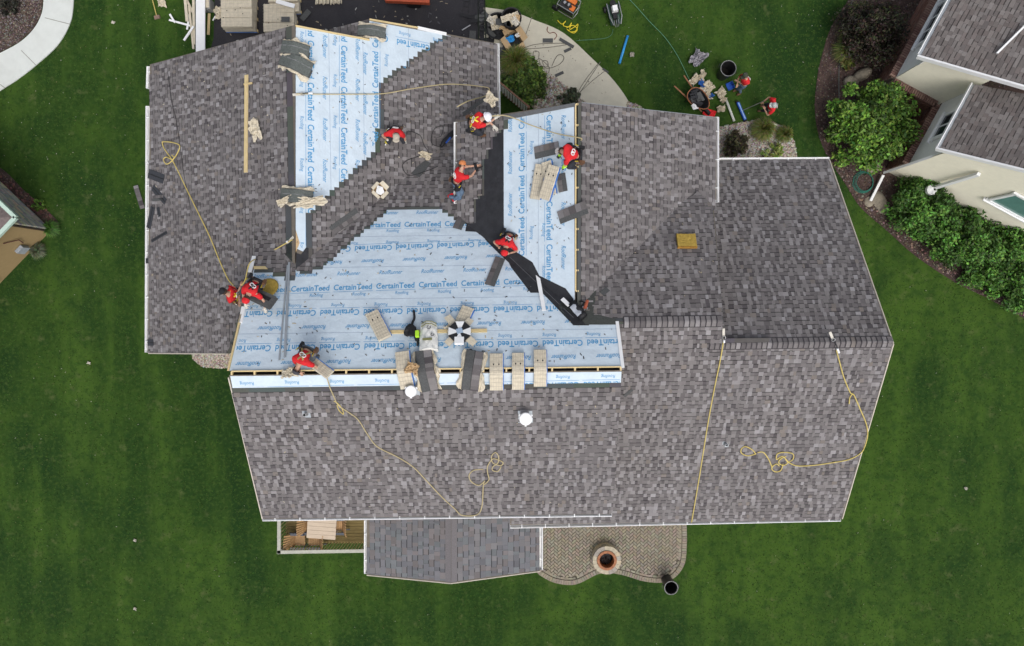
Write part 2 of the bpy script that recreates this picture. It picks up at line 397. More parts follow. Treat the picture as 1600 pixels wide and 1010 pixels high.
shingles('W', W, [(449, 43), (236, 102), (233, 551), (355, 552), (376, 480), (396, 417), (415, 417), (430, 424), (449, 430)], stepped=(6, 7), vmax=-.02, head=.24)
shingles('W', W, [(398, 417), (449, 431), (449, 380), (398, 380)], vmax=-.02, head=.24)
shingles('E1', E1, [(597, 133), (700, 57), (775, 69), (778, 195), (714, 240), (640, 330), (489, 430), (489, 335), (597, 233)], stepped=(0, 7), vmax=-.02, head=.16)
shingles('N', N, [(500, 418), (606, 326), (690, 324), (722, 345), (736, 352), (720, 225), (690, 215), (500, 345), (440, 400), (470, 425)], stepped=(0, 2, 3), head=.1)
shingles('N', N, [(398, 417), (430, 423), (449, 431), (462, 430), (462, 380), (398, 352)], stepped=(0, 1), off=.03)
shingles('N', N, [(904, 430), (1090, 300), (1113, 322), (1129.5, 496), (965, 499), (921, 499), (900, 484)], vmax=N.uv(1050, 502)[1])
shingles('NW', NW, [(714, 192), (787, 180), (785, 203), (770, 212), (769, 231), (757.5, 234), (757, 247), (752, 249), (752, 304), (741, 317), (737, 350), (714, 345)], stepped=(1, 2, 3, 4, 5, 6, 7, 8, 9))
shingles('NE', NE, [(906, 161), (1118, 184), (1118, 325), (1060, 400), (960, 492), (906, 498)], vmax=-.02)
shingles('S', S, [(362, 612), (970, 605), (957, 802), (411, 810)], vmax=S.uv(664, 585)[1] - .05)
shingles('S1', S1, [(940, 507), (1130, 505), (1130, 538), (1394, 539), (1314, 810), (799, 820), (802, 760), (940, 700)], vmax=0)
shingles('N2', N2, [(1095, 253), (1294, 251), (1393, 535), (1108, 536)], vmax=0)
shingles('PG', PG, [(577, 31), (577, 64), (519, 64), (517, 46)], vmax=0)
for key, pl, poly in (('PW', PW, [(704, 800), (704, 909), (574, 897), (574, 800)]), ('PE', PE, [(706, 800), (706, 909), (842, 891), (842, 800)])):
    shingles(key, pl, poly, exp=.2, vmax=-.01, tabw=(.12, .26), cf=pcol)
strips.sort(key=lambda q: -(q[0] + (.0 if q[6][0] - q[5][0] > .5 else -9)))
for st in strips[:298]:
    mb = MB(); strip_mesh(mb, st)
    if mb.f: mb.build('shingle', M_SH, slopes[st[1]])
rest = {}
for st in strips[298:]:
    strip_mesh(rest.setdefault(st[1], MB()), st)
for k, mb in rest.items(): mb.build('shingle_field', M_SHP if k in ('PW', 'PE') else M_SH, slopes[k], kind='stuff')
# ridge caps
def caps(A, B, nA, nB, wd=.17, name='ridge_cap', cf=scol, ex=.145):
    d = (B - A); L = d.length; d.normalize(); n = int(L / ex)
    for i in range(n):
        a = A + d * (i * L / n); b = A + d * ((i + 1) * L / n + .02); c = tuple(q * 1.05 for q in cf()); mb = MB()
        up = Vector((0, 0, .055)); lo = Vector((0, 0, .04)); ra = [a + nA * wd + Vector((0, 0, .048)), a + up + nA * .03, a + up + nB * .03, a + nB * wd + Vector((0, 0, .048))]
        rb = [b + nA * wd + Vector((0, 0, .035)), b + lo + nA * .03, b + lo + nB * .03, b + nB * wd + Vector((0, 0, .035))]
        dn = Vector((0, 0, -.05))
        vs = ra + rb + [q + dn for q in ra] + [q + dn for q in rb]
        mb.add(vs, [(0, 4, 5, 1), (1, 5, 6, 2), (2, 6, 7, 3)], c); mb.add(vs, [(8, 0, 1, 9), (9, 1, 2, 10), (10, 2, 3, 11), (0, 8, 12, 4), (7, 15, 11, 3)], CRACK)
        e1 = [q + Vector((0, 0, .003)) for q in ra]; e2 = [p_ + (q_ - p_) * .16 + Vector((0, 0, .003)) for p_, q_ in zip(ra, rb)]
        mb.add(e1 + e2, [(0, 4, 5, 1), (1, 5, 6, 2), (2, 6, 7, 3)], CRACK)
        mb.build(name, M_SH, house)
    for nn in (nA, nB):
        MB().bar(A + nn * (wd + .008) + Vector((0, 0, .036)), B + nn * (wd + .008) + Vector((0, 0, .036)), .022, .006).build('ridge_shadow_strip', mat('painted_cap_shade', (.04, .037, .04), .9), house)  # dark strips paint in the shade along both edges of the caps
tt = lambda q, o_: o_ + S1.eu * (q - o_).dot(S1.eu)
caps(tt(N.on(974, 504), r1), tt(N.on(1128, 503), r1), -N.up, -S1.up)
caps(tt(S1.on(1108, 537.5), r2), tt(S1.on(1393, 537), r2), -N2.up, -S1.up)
MB().prism([PW.on(696, 800, .03), PW.on(696, 909, .03), PW.on(705, 910, .03), PW.on(705, 800, .03)], (0, 0, -.02), ).build('ridge_flashing', mat('porch_cap', (.16, .15, .155), .9, .15, 30), house)
MB().prism([PE.on(705, 800, .03), PE.on(705, 910, .03), PE.on(714, 909, .03), PE.on(714, 800, .03)], (0, 0, -.02), ).build('ridge_flashing', mat('porch_cap', (.16, .15, .155), .9, .15, 30), house)
# ---------------------------------------------------------------- underlayment sheets
def felt(key, pl, poly, seams, horizontal=True, lift=.004):
    hull = convex([pl.uv(*q) for q in poly]); vs = sorted(pl.uv(*q)[1] for q in seams); vs = [-1e3] + vs + [1e3]
    for i in range(len(vs) - 1):
        q = clip(clip(hull, 0, -1, -vs[i]), 0, 1, vs[i + 1] + .03)
        if len(q) < 3: continue
        vmin = min(t[1] for t in q); vmax = max(t[1] for t in q)
        top = [pl.xyz(u, v, lift + .003 - .003 * (v - vmin) / (vmax - vmin)) for u, v in q]
        MB().prism(top, -pl.n * .0025).build('underlayment_sheet', M_FELT, slopes[key])
        if i > 0:
            a_ = [t for t in q if abs(t[1] - vmin) < 1e-6]
            if len(a_) == 2:
                u0, u1 = sorted(t[0] for t in a_); MB().quad(pl.xyz(u0, vmin, lift + .0042), pl.xyz(u1, vmin, lift + .0042), pl.xyz(u1, vmin + .014, lift + .0042), pl.xyz(u0, vmin + .014, lift + .0042)).build('lap_line', mat('lap_grey', (.36, .44, .54), .7), slopes[key])
felt('N', N, [(358.5, 579.5), (397, 419), (600, 318), (740, 330), (905, 480), (967, 505), (971, 573)], [(600, 519), (600, 417), (600, 467), (640, 369)])
felt('S', S, [(360, 588), (971, 581), (970, 602), (364, 609)], [(600, 630)])
felt('E1', E1, [(462, 42), (591, 65), (591, 240), (485, 345), (483, 398), (462, 388)], [(516, 200), (569, 200)])
felt('E1', E1, [(577, 33), (704, 57), (592, 145), (577, 236)], [(640, 200)], lift=.009)
felt('NW', NW, [(785, 186), (897, 163), (898, 484), (785, 385)], [(841, 300)])
# ---------------------------------------------------------------- printed words
def word(txt, shear=0.0, bold=0.0):
    cu = bpy.data.curves.new('tmp', 'FONT'); cu.body = txt; cu.size = 1; cu.shear = shear; cu.offset = bold; cu.resolution_u = 3
    o = bpy.data.objects.new('tmp', cu); C.objects.link(o); dg = bpy.context.evaluated_depsgraph_get(); dg.update()
    me = bpy.data.meshes.new_from_object(o.evaluated_get(dg)); me.calc_loop_triangles()
    tr = [[(me.vertices[i].co.x, me.vertices[i].co.y) for i in t.vertices] for t in me.loop_triangles]
    xs = [p[0] for t in tr for p in t]; ys = [p[1] for t in tr for p in t]; x0, x1 = min(xs), max(xs); y1 = max(ys)
    tr = [[((p[0] - x0) / (x1 - x0), p[1] / y1) for p in t] for t in tr]
    bpy.data.objects.remove(o); bpy.data.curves.remove(cu); bpy.data.meshes.remove(me); return tr
WORDS = {'CT': (word('CertainTeed', 0, .018), 1.10, .185, 1.225), 'RR': (word('RoofRunner', .3, .006), .68, .135, 1.225), 'RO': (word('Roofing', .1, 0), .38, .105, 1.225)}
def row(mb, pl, hull, kind, p0, p1, line=True, lift=.0105, cnt=0):
    """first word starts at pixel p0, the row runs to pixel p1; p0 is on the mid height of the letters"""
    tr, wd, ht, pitch = WORDS[kind]; o = pl.on(*p0); e = pl.on(*p1); L = (e - o).length; ex = (e - o).normalized(); ey = pl.n.cross(ex)
    n = int(L / pitch) + 2
    def put(q):
        w3 = [o + ex * a + ey * b - pl.p for a, b in q]; uv = [(a.dot(pl.eu), a.dot(pl.up)) for a in w3]; uv = clip_convex(ccw(uv), hull)
        if len(uv) >= 3: mb.add([pl.xyz(u, v, lift) for u, v in uv], [tuple(range(len(uv)))])
    for k in (range(cnt) if cnt else range(-1, n)):
        s = k * pitch
        if s > L + pitch: break
        for t in tr: put([(s + p[0] * wd, (p[1] - .5) * ht) for p in t])
        if kind == 'CT' and line: put([(s, -ht * .86), (s + pitch * .93, -ht * .86), (s + pitch * .93, -ht * .80), (s, -ht * .80)])
def lettering(key, pl, poly, rows):
    hull = convex([pl.uv(*q) for q in poly]); mb = MB()
    for r in rows: row(mb, pl, hull, *r)
    if mb.f: mb.build('lettering', M_PRINT, slopes[key], kind='stuff')
lettering('N', N, [(362, 577), (399, 426), (600, 322), (740, 332), (905, 482), (966, 507), (969, 571)], [
    ('RR', (588, 333), (760, 331)), ('CT', (569, 352), (760, 349)), ('RO', (604, 361), (760, 359)), ('RO', (687, 378), (560, 381)), ('CT', (741, 383), (540, 390)), ('RR', (730, 403), (500, 412)),
    ('RR', (461, 430), (800, 420)), ('CT', (455, 452), (900, 437)), ('RO', (484, 462), (900, 449)), ('RO', (875, 473), (380, 480)), ('CT', (900, 482), (370, 492)),
    ('RR', (920, 503), (366, 515)), ('RO', (938, 523), (362, 534)), ('CT', (980, 535), (360, 546)), ('RR', (900, 558), (360, 570))])
lettering('S', S, [(362, 590), (969, 583), (968, 598), (366, 605)], [('RO', (961, 588), (420, 599)), ('CT', (975, 600), (450, 611))])
lettering('E1', E1, [(464, 45), (590, 67), (590, 238), (485, 343), (481, 392), (464, 384)], [
    ('RO', (472, 50), (472, 390)), ('CT', (486, 64), (486, 330)), ('RR', (508, 55), (508, 340)), ('RO', (524, 52), (524, 340)), ('CT', (538, 72), (538, 300)), ('RR', (559, 60), (559, 300)), ('RR', (571, 82), (571, 300))])
lettering('E1', E1, [(579, 35), (702, 58), (594, 143), (579, 234)], [
    ('CT', (586, 200), (586, 40), True, .0155), ('RO', (603, 104), (603, 60), True, .0155), ('CT', (671, 76), (611, 64), True, .0155, 1), ('CT', (606, 62), (560, 53), True, .0155, 1), ('RO', (641, 56), (600, 48), True, .0155, 1), ('CT', (634, 160), (634, 95), False, .0155, 1), ('RO', (693, 66), (670, 62), True, .0155, 1)])
lettering('NW', NW, [(789, 187), (896, 166), (896, 480), (789, 386)], [
    ('RR', (797, 208), (797, 400)), ('RR', (797, 337), (797, 300)), ('CT', (815, 400), (815, 160)), ('RO', (830, 374), (830, 165)), ('RO', (850, 215), (850, 480)), ('CT', (859, 180), (859, 480)), ('RR', (881, 180), (881, 480))][2:] + [('RR', (797, 338), (797, 180))])
# ---------------------------------------------------------------- black ice shield along the north valley
def patch(key, pl, poly, m=M_MEMB, name='ice_shield_sheet', lift=.012, th=.003, parent=None):
    top = [pl.on(*q, lift) for q in poly]
    a = sum(top[i].x * top[(i + 1) % len(top)].y - top[(i + 1) % len(top)].x * top[i].y for i in range(len(top)))
    if a < 0: top.reverse()
    return MB().prism(top, -pl.n * th).build(name, m, parent or slopes[key])
patch('NW', NW, [(787, 182), (787.5, 372), (799, 389), (832, 410), (843, 431), (884, 451), (896, 467), (900, 492), (714, 345), (738, 322), (740, 315), (750, 303), (750, 245), (757, 231), (768, 228), (769, 208), (782, 200)])
patch('N', N, [(731, 340), (727, 362), (751, 363), (759, 376), (779, 396), (795, 411), (799, 419), (829, 458), (847, 458), (874, 486), (896, 509), (920, 509), (925, 500), (880, 455), (760, 340)])
MB().bar(N.on(736, 345, .02), N.on(896, 497, .02), .012, .006).build('chalk_line', mat('chalk', (.12, .12, .13), .9), slopes['N'])
patch('N', N, [(904, 452), (932, 451), (930, 470), (926, 490), (963, 500), (963, 508), (915, 508), (905, 495), (880, 470), (872, 478), (884, 492), (876, 486), (890, 466)], mat('headlap_grey', (.06, .065, .06), .9, .2, 20), 'starter_shingle', .024, .004)
patch('NW', NW, [(787, 181), (899, 161), (899, 167), (787, 188.5)], mat('rake_grey', (.13, .135, .14), .8, .15, 12), 'starter_shingle', .022, .01)
patch('NE', NE, [(905, 163), (910, 160), (1118, 183), (1118, 187), (906, 166)], M_GREYM, 'drip_edge', .004, .01)
patch('E1', E1, [(470, 398), (478, 387), (482, 388), (482, 415), (462, 422), (463, 396)], M_MEMB, 'ice_shield_sheet', .014)
patch('E1', E1, [(462, 360), (468, 380), (462, 395)], M_CARD, 'plywood_sheet', .016)
patch('W', W, [(410, 415), (426, 393), (432, 398), (428, 416)], mat('headlap_grey', None), 'starter_shingle', .03, .005)
patch('N', N, [(397, 417), (415, 417), (419, 421.5), (397, 421.5)], M_WOOD, 'plywood_sheet', .03, .01)
# yellow-wood ridge slots
def slot(A, B, side, wd, n, skip=()):
    d = (B - A).normalized(); L = (B - A).length
    MB().prism([A - side * wd / 2 + Vector((0, 0, -.14)), B - side * wd / 2 + Vector((0, 0, -.14)), B + side * wd / 2 + Vector((0, 0, -.14)), A + side * wd / 2 + Vector((0, 0, -.14))][::(1 if (d.cross(side)).z > 0 else -1)], (0, 0, -.1)).build('ridge_slot', M_DARKIN, house)
    MB().bar(A - side * wd * .56 + Vector((0, 0, -.012)), B - side * wd * .56 + Vector((0, 0, -.012)), .035, .05).build('sheathing_edge', M_WOOD, house)
    for i in range(n + 1):
        c = A + d * (L * i / n)
        MB().bar(c - side * wd / 2 + Vector((0, 0, -.03)), c + side * wd / 2 + Vector((0, 0, -.03)), .045, .08).build('rafter', M_WOOD, house)
slot(P(362, 583.5, 9.64), P(970, 576.5, 9.64), Vector((0, -1, 0)), .095, 17)
slot(P(902, 163, 8.70), P(902, 455, 8.70), Vector((1, 0, 0)), .08, 9)
# rake wood / drip edges
def trim(pl, a, b, wd, m, name='drip_edge', h=.03, lift=.02):
    MB().bar(pl.on(*a, lift), pl.on(*b, lift), wd, h, up=pl.n).build(name, m, house)
trim(N, (357, 580), (377, 492), .05, M_WOOD, 'fascia_board'); trim(N, (376, 505), (381, 480), .11, M_WHITE); trim(N, (391, 427), (398, 402), .11, M_WHITE, lift=.05)
trim(N, (964, 503), (973, 575), .09, M_WHITE); trim(E1, (461, 41), (577, 63), .05, M_WOOD, 'fascia_board'); trim(E1, (577, 31), (653, 44), .05, M_WOOD, 'fascia_board'); trim(E1, (652, 44), (697, 54), .1, M_WHITE)
trim(S, (357, 590), (410, 811), .03, mat('trim_tan', (.55, .5, .42)), 'drip_edge', lift=0); trim(S1, (1396, 538), (1316, 811), .03, mat('trim_tan', None), lift=0)
trim(W, (232, 552.5), (356, 553.5), .03, mat('trim_tan', None), lift=0); trim(N2, (1296, 250), (1396, 537), .03, mat('trim_tan', None), lift=0)
trim(PW, (573, 899), (705, 912), .03, mat('trim_tan', None), lift=0); trim(PE, (705, 912), (844, 893), .03, mat('trim_tan', None), lift=0)
# ---------------------------------------------------------------- gutters
def gutter(A, B, out, n=0, wd=.13, M_in=None, open_ends=False):
    d = (B - A).normalized(); L = (B - A).length; z = Vector((0, 0, 1)); o = Vector(out).normalized()
    prof = [(0, .03), (0, -.09), (.09, -.09), (.105, -.02), (wd, 0), (wd, .018), (wd + .02, .018), (wd + .02, -.012), (.11, -.105), (-.01, -.105)]
    mb = MB(); vs = []
    for q in (A, B):
        for a, b in prof: vs.append(q + o * a + z * b)
    n_ = len(prof); flip = d.cross(o).z > 0
    fs = [(i, (i + 1) % n_, n_ + (i + 1) % n_, n_ + i) for i in range(n_)]
    fs += [tuple(range(n_)), tuple(range(2 * n_ - 1, n_ - 1, -1))]
    mb.add(vs, fs)
    for q in (A, B): mb.bar(q + o * (wd / 2) + z * -.09, q + o * (wd / 2) + z * .02, wd, .006, up=d)
    gt = mb.build('gutter', M_WHITE, house)
    m = n or max(2, int(L / .75))
    for i in range(m):
        c = A + d * (L * (i + .5) / m); MB().bar(c + z * .014, c + o * (wd + .01) + z * .022, .03, .008).build('bracket', M_WHITE, gt)
    return gt
def ev(pl, a, b, out, **k): return gutter(pl.on(*a, -.03), pl.on(*b, -.03), out, **k)
ev(W, (235, 104), (234, 138), (-1, 0, 0)); ev(W, (233.5, 166), (232, 551), (-1, 0, 0))
ev(E1, (774, 68), (776, 186), (1, 0, 0)); ev(NW, (716, 191), (716, 318), (-1, 0, 0)); ev(NE, (1117, 183), (1117, 316), (1, 0, 0))
ev(N2, (1124, 253), (1296, 252), (0, 1, 0)); ev(S, (410, 808), (956, 801), (0, -1, 0)); ev(S1, (797, 820), (1314, 809), (0, -1, 0))
ev(PW, (575, 814), (575, 897), (-1, 0, 0)); ev(PE, (842, 822), (842, 891), (1, 0, 0))
MB().box((0, 0, 0), (.03, .45, .02)).build('shingle_scrap', M_MEMB, house, M=Matrix.Translation(W.on(234, 152, .0)))
def downspout(a, b):
    MB().bar(Vector(a), Vector(b), .07, .09, up=Vector((.3, .9, .1))).build('downspout', M_WHITE, house)
a_ = S1.on(1306, 811, -.15); downspout(a_, (10.54, -6.93, 4.2)); downspout((10.54, -6.93, 4.2), (10.54, -6.93, .1)); downspout((10.54, -6.93, .1), P(1291, 812, .08))
a_ = N2.on(1286, 253, -.15); downspout(a_, (10.4, 4.36, 3.9)); downspout((10.4, 4.36, 3.9), (10.4, 4.36, .1))
# chimney-like vents
def vent(pl, px, py, r, h, m, cap=False, lab='', tilt=0):
    o = T('roof_vent', lab, 'vent', upframe(pl.on(px, py), pl.on(px + 10, py)))
    MB().box((0, 0, .012), (r * 5, r * 5, .012), M=Matrix.Rotation(-math.atan(pl.k) * (1 if pl.d.y < 0 else -1) * -1, 4, 'X')).build('flashing', M_GREYM, o)
    mb = MB(); mb.lathe([(r * 1.6, -.05), (r * 1.25, .08), (r, .1), (r, h), (r * .8, h), (r * .8, h - .1)], 16, cap1=True); mb.build('pipe', m, o, smooth=False)
    if cap:
        MB().lathe([(r * 1.2, h - .03), (r * 2.1, h + .02), (r * 2.1, h + .09), (r * 1.9, h + .11)], 24).build('cap', M_WHITE, o)
        for a in (.5, 2.6, 4.7): MB().box((math.cos(a) * r * 2.2, math.sin(a) * r * 2.2, h + .04), (.05, .05, .05), a).build('rivet', M_WHITE, o)
    else: MB().lathe([(r * .79, h - .08), (r * .79, h - .075)], 12).build('opening', M_BLACK, o)
vent(S, 479, 647, .045, .22, M_STEEL, lab='small grey plumbing vent on the south slope below the bending worker')
vent(S1, 1133, 694, .045, .2, M_GREYM, lab='small dark plumbing vent on the broad east slope beside the straight rope')
vent(S, 821, 651, .085, .33, M_GREYM, True, 'round white capped roof vent alone on the south slope')
vent(S, 645, 609, .075, .28, M_GREYM, True, 'round white capped roof vent just under the opened bundles at the ridge')
# ================================================================ GROUND
MB().quad((-300, -300, 0), (300, -300, 0), (300, 300, 0), (-300, 300, 0)).build('lawn', M_GRASS)['kind'] = 'structure'
def slab(name, px, z, m, smooth=0, parent=None, th=.06, closed=True):
    pts = [P(*q) for q in px]
    if smooth: pts = spline(pts, smooth, True)
    pts = ccw([(p.x, p.y) for p in pts]); o = MB().prism([Vector((x, y, z)) for x, y in pts], (0, 0, -th)).build(name, m, parent)
    if not parent: struct(o)
    return o, pts
def spx(px, n=6, closed=False): return [(p[0], p[1]) for p in spline([(a, b, 0) for a, b in px], n, closed)]
drive, _ = slab('driveway', [(325, 95), (334, 60), (337, -60), (757, -60), (758, 60), (772, 62), (772, 100), (700, 150), (400, 200)], .02, M_ASPH)
path_outer = spx([(756, 12), (800, 19), (835, 32), (880, 52), (925, 92), (960, 128), (985, 165), (995, 200)])
path_inner = spx([(960, 200), (930, 175), (895, 145), (862, 120), (832, 98), (800, 90), (780, 92), (757, 70)])
path, ppts = slab('front_path', path_outer + path_inner, .035, M_CONC)
lp_out = spx([(117, -60), (115, 12), (108, 42), (90, 72), (60, 100), (28, 125), (-10, 150), (-60, 190)])
lp_in = spx([(-60, 118), (-5, 87), (30, 68), (52, 48), (65, 25), (69, 0), (69, -60)])
slab('sidewalk', lp_out + lp_in, .04, M_CONCL)
slab('mulch_bed', [(-60, -60), (68, -60), (68, 0), (64, 25), (51, 48), (29, 67), (-6, 86), (-60, 117)], .02, M_MULCH)
def joint(a, b, z, parent, w=.03):
    MB().bar(P(*a, z), P(*b, z), w, .004).build('joint', mat('joint_dark', (.18, .17, .14), .9), parent)
for a, b in (((831, 27), (815, 73)), ((938, 97), (903, 150))): joint(a, b, .037, path)
sw = bpy.data.objects['sidewalk']
for a, b in (((70, 28), (109, 38)), ((33, 79), (56, 102)), ((0, 132), (8, 138))): joint(a, b, .042, sw, .02)
# right hand planting bed
rb_edge = spx([(1345, -60), (1325, 0), (1300, 40), (1286, 80), (1277, 120), (1273, 170), (1280, 215), (1296, 250), (1322, 290), (1345, 325), (1385, 360), (1430, 400), (1490, 440), (1550, 470), (1640, 520)])
slab('planting_bed', rb_edge + [(1640, 300), (1640, -60)], .02, M_MULCH)
gb_edge = spx([(1122, 200), (1160, 192), (1190, 187), (1220, 197), (1240, 220), (1246, 248)])
slab('stone_bed', gb_edge + [(1246, 290), (1100, 290), (1100, 200)], .015, mat('gravel_base', (.24, .20, .15), .95, .3, 30, .6))
slab('stone_bed', [(782, 88), (820, 92), (850, 106), (905, 150), (930, 172), (930, 200), (850, 185), (812, 150), (776, 112)], .015, mat('gravel_base', None))
slab('stone_bed', spx([(300, 540), (303, 562), (318, 573), (345, 575), (380, 575)]) + [(400, 500), (300, 500)], .015, mat('gravel_base', None))
slab('stone_bed', [(980, 160), (1000, 165), (1010, 175), (1005, 200), (975, 200)], .012, mat('gravel_base', None))
slab('left_bed', spx([(-60, 235), (0, 262), (40, 300), (75, 330), (92, 350), (85, 365)]) + [(20, 330), (-60, 300)], .015, M_MULCH)
def pebbles(name, poly, n, size, cols, z=.03, flat=.6):
    w = [P(*q) for q in poly]; pl = [(p.x, p.y) for p in w]; xs = [p[0] for p in pl]; ys = [p[1] for p in pl]; mb = MB(); k = 0
    while k < n:
        x = R.uniform(min(xs), max(xs)); y = R.uniform(min(ys), max(ys)); k += 1
        if not inpoly(x, y, pl): continue
        s = size * R.uniform(.5, 1.4); a = R.uniform(0, 3); c = R.choice(cols); c = tuple(q * R.uniform(.8, 1.2) for q in c); zz = z + R.uniform(-.01, .02)
        ca, sa = math.cos(a) * s, math.sin(a) * s; e = R.uniform(.6, .95)
        mb.add([(x + ca, y + sa, zz), (x - sa * e, y + ca * e, zz), (x - ca, y - sa, zz), (x + sa * e, y - ca * e, zz), (x + ca * .1, y + sa * .1, zz + s * flat)],
               [(0, 1, 4), (1, 2, 4), (2, 3, 4), (3, 0, 4)], c)
    return mb.build(name, M_STONE, kind='stuff')
stc = [(.42, .38, .32), (.5, .47, .42), (.3, .25, .2), (.38, .33, .27), (.2, .16, .13), (.55, .52, .46)]
pebbles('river_stones', [(782, 90), (820, 94), (850, 108), (905, 152), (935, 178), (930, 198), (850, 183), (812, 148), (780, 112)], 7000, .05, stc)
pebbles('river_stones', [(1122, 200), (1160, 192), (1190, 187), (1220, 197), (1240, 220), (1246, 256), (1122, 256)], 8000, .05, stc)
pebbles('river_stones', [(300, 548), (303, 562), (318, 573), (345, 575), (362, 575), (362, 548)], 3500, .045, stc)
pebbles('river_stones', [(980, 160), (1000, 165), (1010, 175), (1005, 200), (975, 200)], 500, .05, stc)
mc = [(.055, .04, .036), (.085, .06, .05), (.04, .028, .026), (.12, .09, .07), (.16, .13, .11)]
pebbles('bark_chips', [(-20, -20), (68, -20), (67, 0), (63, 25), (50, 47), (28, 66), (-6, 85), (-20, 90)], 7000, .035, mc + [(.2, .18, .17)], .02, .4)
pebbles('bark_chips', rb_edge + [(1640, 300), (1500, -60)], 30000, .036, mc, .02, .4)
pebbles('bark_chips', [(-10, 258), (40, 300), (75, 330), (92, 350), (85, 365), (20, 330), (-10, 300)], 1600, .06, [(.12, .06, .05), (.16, .09, .07), (.08, .05, .04)], .02, .4)
pebbles('bark_chips', [(1273, 170), (1282, 215), (1296, 250), (1322, 290), (1345, 325), (1400, 372), (1430, 398), (1490, 438), (1550, 468), (1640, 515), (1640, 505), (1550, 455), (1480, 420), (1400, 350), (1340, 300), (1290, 180)], 5000, .05, [(.2, .14, .11), (.26, .2, .16), (.12, .08, .07)], .03, .4)
# grass blades over the visible lawn: one uncountable mass
nb = 150000
rng = np.random.default_rng(3)
X = rng.uniform(-21.5, 21.5, nb); Y = rng.uniform(-15.2, 13.2, nb)
keepout = [[P(*q) for q in path_outer + path_inner], [P(*q) for q in lp_out + lp_in], [P(*q) for q in rb_edge + [(1640, 300), (1640, -60)]],
           [P(*q) for q in ((334, 60), (337, -60), (757, -60), (758, 60), (790, 82), (800, 200), (330, 200))], [P(*q) for q in gb_edge + [(1246, 290), (1100, 290), (1100, 200)]],
           [P(*q) for q in spx([(300, 540), (303, 562), (318, 573), (345, 575), (380, 575)]) + [(400, 500), (300, 500)]], [P(-60, -60), P(68, -60), P(64, 25), P(29, 67), P(-60, 117)],
           [P(*q) for q in spx([(1075, 800), (1072, 870), (1045, 908), (1000, 905), (940, 906), (900, 918), (860, 912), (838, 893), (835, 800)])],
           [Vector((-12, -6, 0)), Vector((10, -6, 0)), Vector((10, 4, 0)), Vector((5, 5, 0)), Vector((-.5, 7.5, 0)), Vector((-12, 7.5, 0))]]
ok = np.ones(nb, bool)
for k in keepout:
    r = np.zeros(nb, bool); n = len(k); j = n - 1
    for i in range(n):
        xi, yi, xj, yj = k[i][0], k[i][1], k[j][0], k[j][1]
        if yi != yj: r ^= ((yi > Y) != (yj > Y)) & (X < (xj - xi) * (Y - yi) / (yj - yi) + xi)
        j = i
    ok &= ~r
X = X[ok]; Y = Y[ok]; n = len(X); a = rng.uniform(0, 6.28, n); wd = rng.uniform(.012, .03, n); h = rng.uniform(.012, .035, n); le = rng.uniform(.01, .06, n)
V = np.zeros((n, 3, 3)); V[:, 0] = np.stack([X + np.cos(a) * wd, Y + np.sin(a) * wd, np.zeros(n)], 1); V[:, 1] = np.stack([X - np.cos(a) * wd, Y - np.sin(a) * wd, np.zeros(n)], 1)
V[:, 2] = np.stack([X - np.sin(a) * le, Y + np.cos(a) * le, h], 1)
me = bpy.data.meshes.new('grass'); me.vertices.add(n * 3); me.vertices.foreach_set('co', V.reshape(-1)); me.loops.add(n * 3); me.loops.foreach_set('vertex_index', np.arange(n * 3, dtype=np.int32))
me.polygons.add(n); me.polygons.foreach_set('loop_start', np.arange(0, n * 3, 3, dtype=np.int32)); me.update(calc_edges=True)
me.materials.append(mat('grass_blades', None, .9, .1, 3, attr=True, spec=.1))
at = me.attributes.new('col', 'FLOAT_COLOR', 'FACE'); cc = np.ones((n, 4)); cc[:, :3] = np.array([.028, .060, .011]) * rng.uniform(.7, 1.8, (n, 1)) * rng.uniform(.85, 1.15, (n, 3)); at.data.foreach_set('color', cc.reshape(-1))
o = bpy.data.objects.new('grass', me); C.objects.link(o); o['kind'] = 'stuff'
# lighter bare spots and tracks in the lawn are in the lawn material
# ================================================================ PATIO
pat_poly = spx([(1072, 800), (1073, 850), (1068, 885), (1045, 908), (1010, 909), (970, 898), (938, 896), (900, 913), (868, 911), (845, 900), (838, 893)]) + [(800, 893), (800, 800)]
pav, pp = slab('patio_base', pat_poly, .03, mat('paver_sand', (.165, .145, .11), .95, .2, 20))
def inset_test(x, y, d):
    for k in range(8):
        if not inpoly(x + d * math.cos(k * .785), y + d * math.sin(k * .785), pp): return False
    return True
mb = MB(); s = .105
def pv():
    c = R.choice([(.26, .23, .175), (.24, .21, .16), (.28, .248, .19), (.225, .2, .152), (.255, .22, .168)]); return tuple(q * R.uniform(.93, 1.07) for q in c)
cx, cy = P(940, 850).x, P(940, 850).y; c45 = math.cos(math.pi / 4)
for i in range(-50, 50):
    for j in range(-50, 50):
        k = (i - j) % 4
        if k == 0: a = ((i + 1) * s, (j + .5) * s); d = (2 * s - .012, s - .012)
        elif k == 3: a = ((i + .5) * s + 0, (j + 1) * s); d = (s - .012, 2 * s - .012)
        else: continue
        x = cx + (a[0] - a[1]) * c45; y = cy + (a[0] + a[1]) * c45
        if inset_test(x, y, .34): mb.box((x, y, .045 + R.uniform(-.003, .003)), (d[0], d[1], .04), math.pi / 4, pv(), taper=.94)
mb.build('paver_field', M_STONE, pav, kind='stuff')
mb = MB(); edge = [P(*q) for q in pat_poly[:-2]]; acc = []
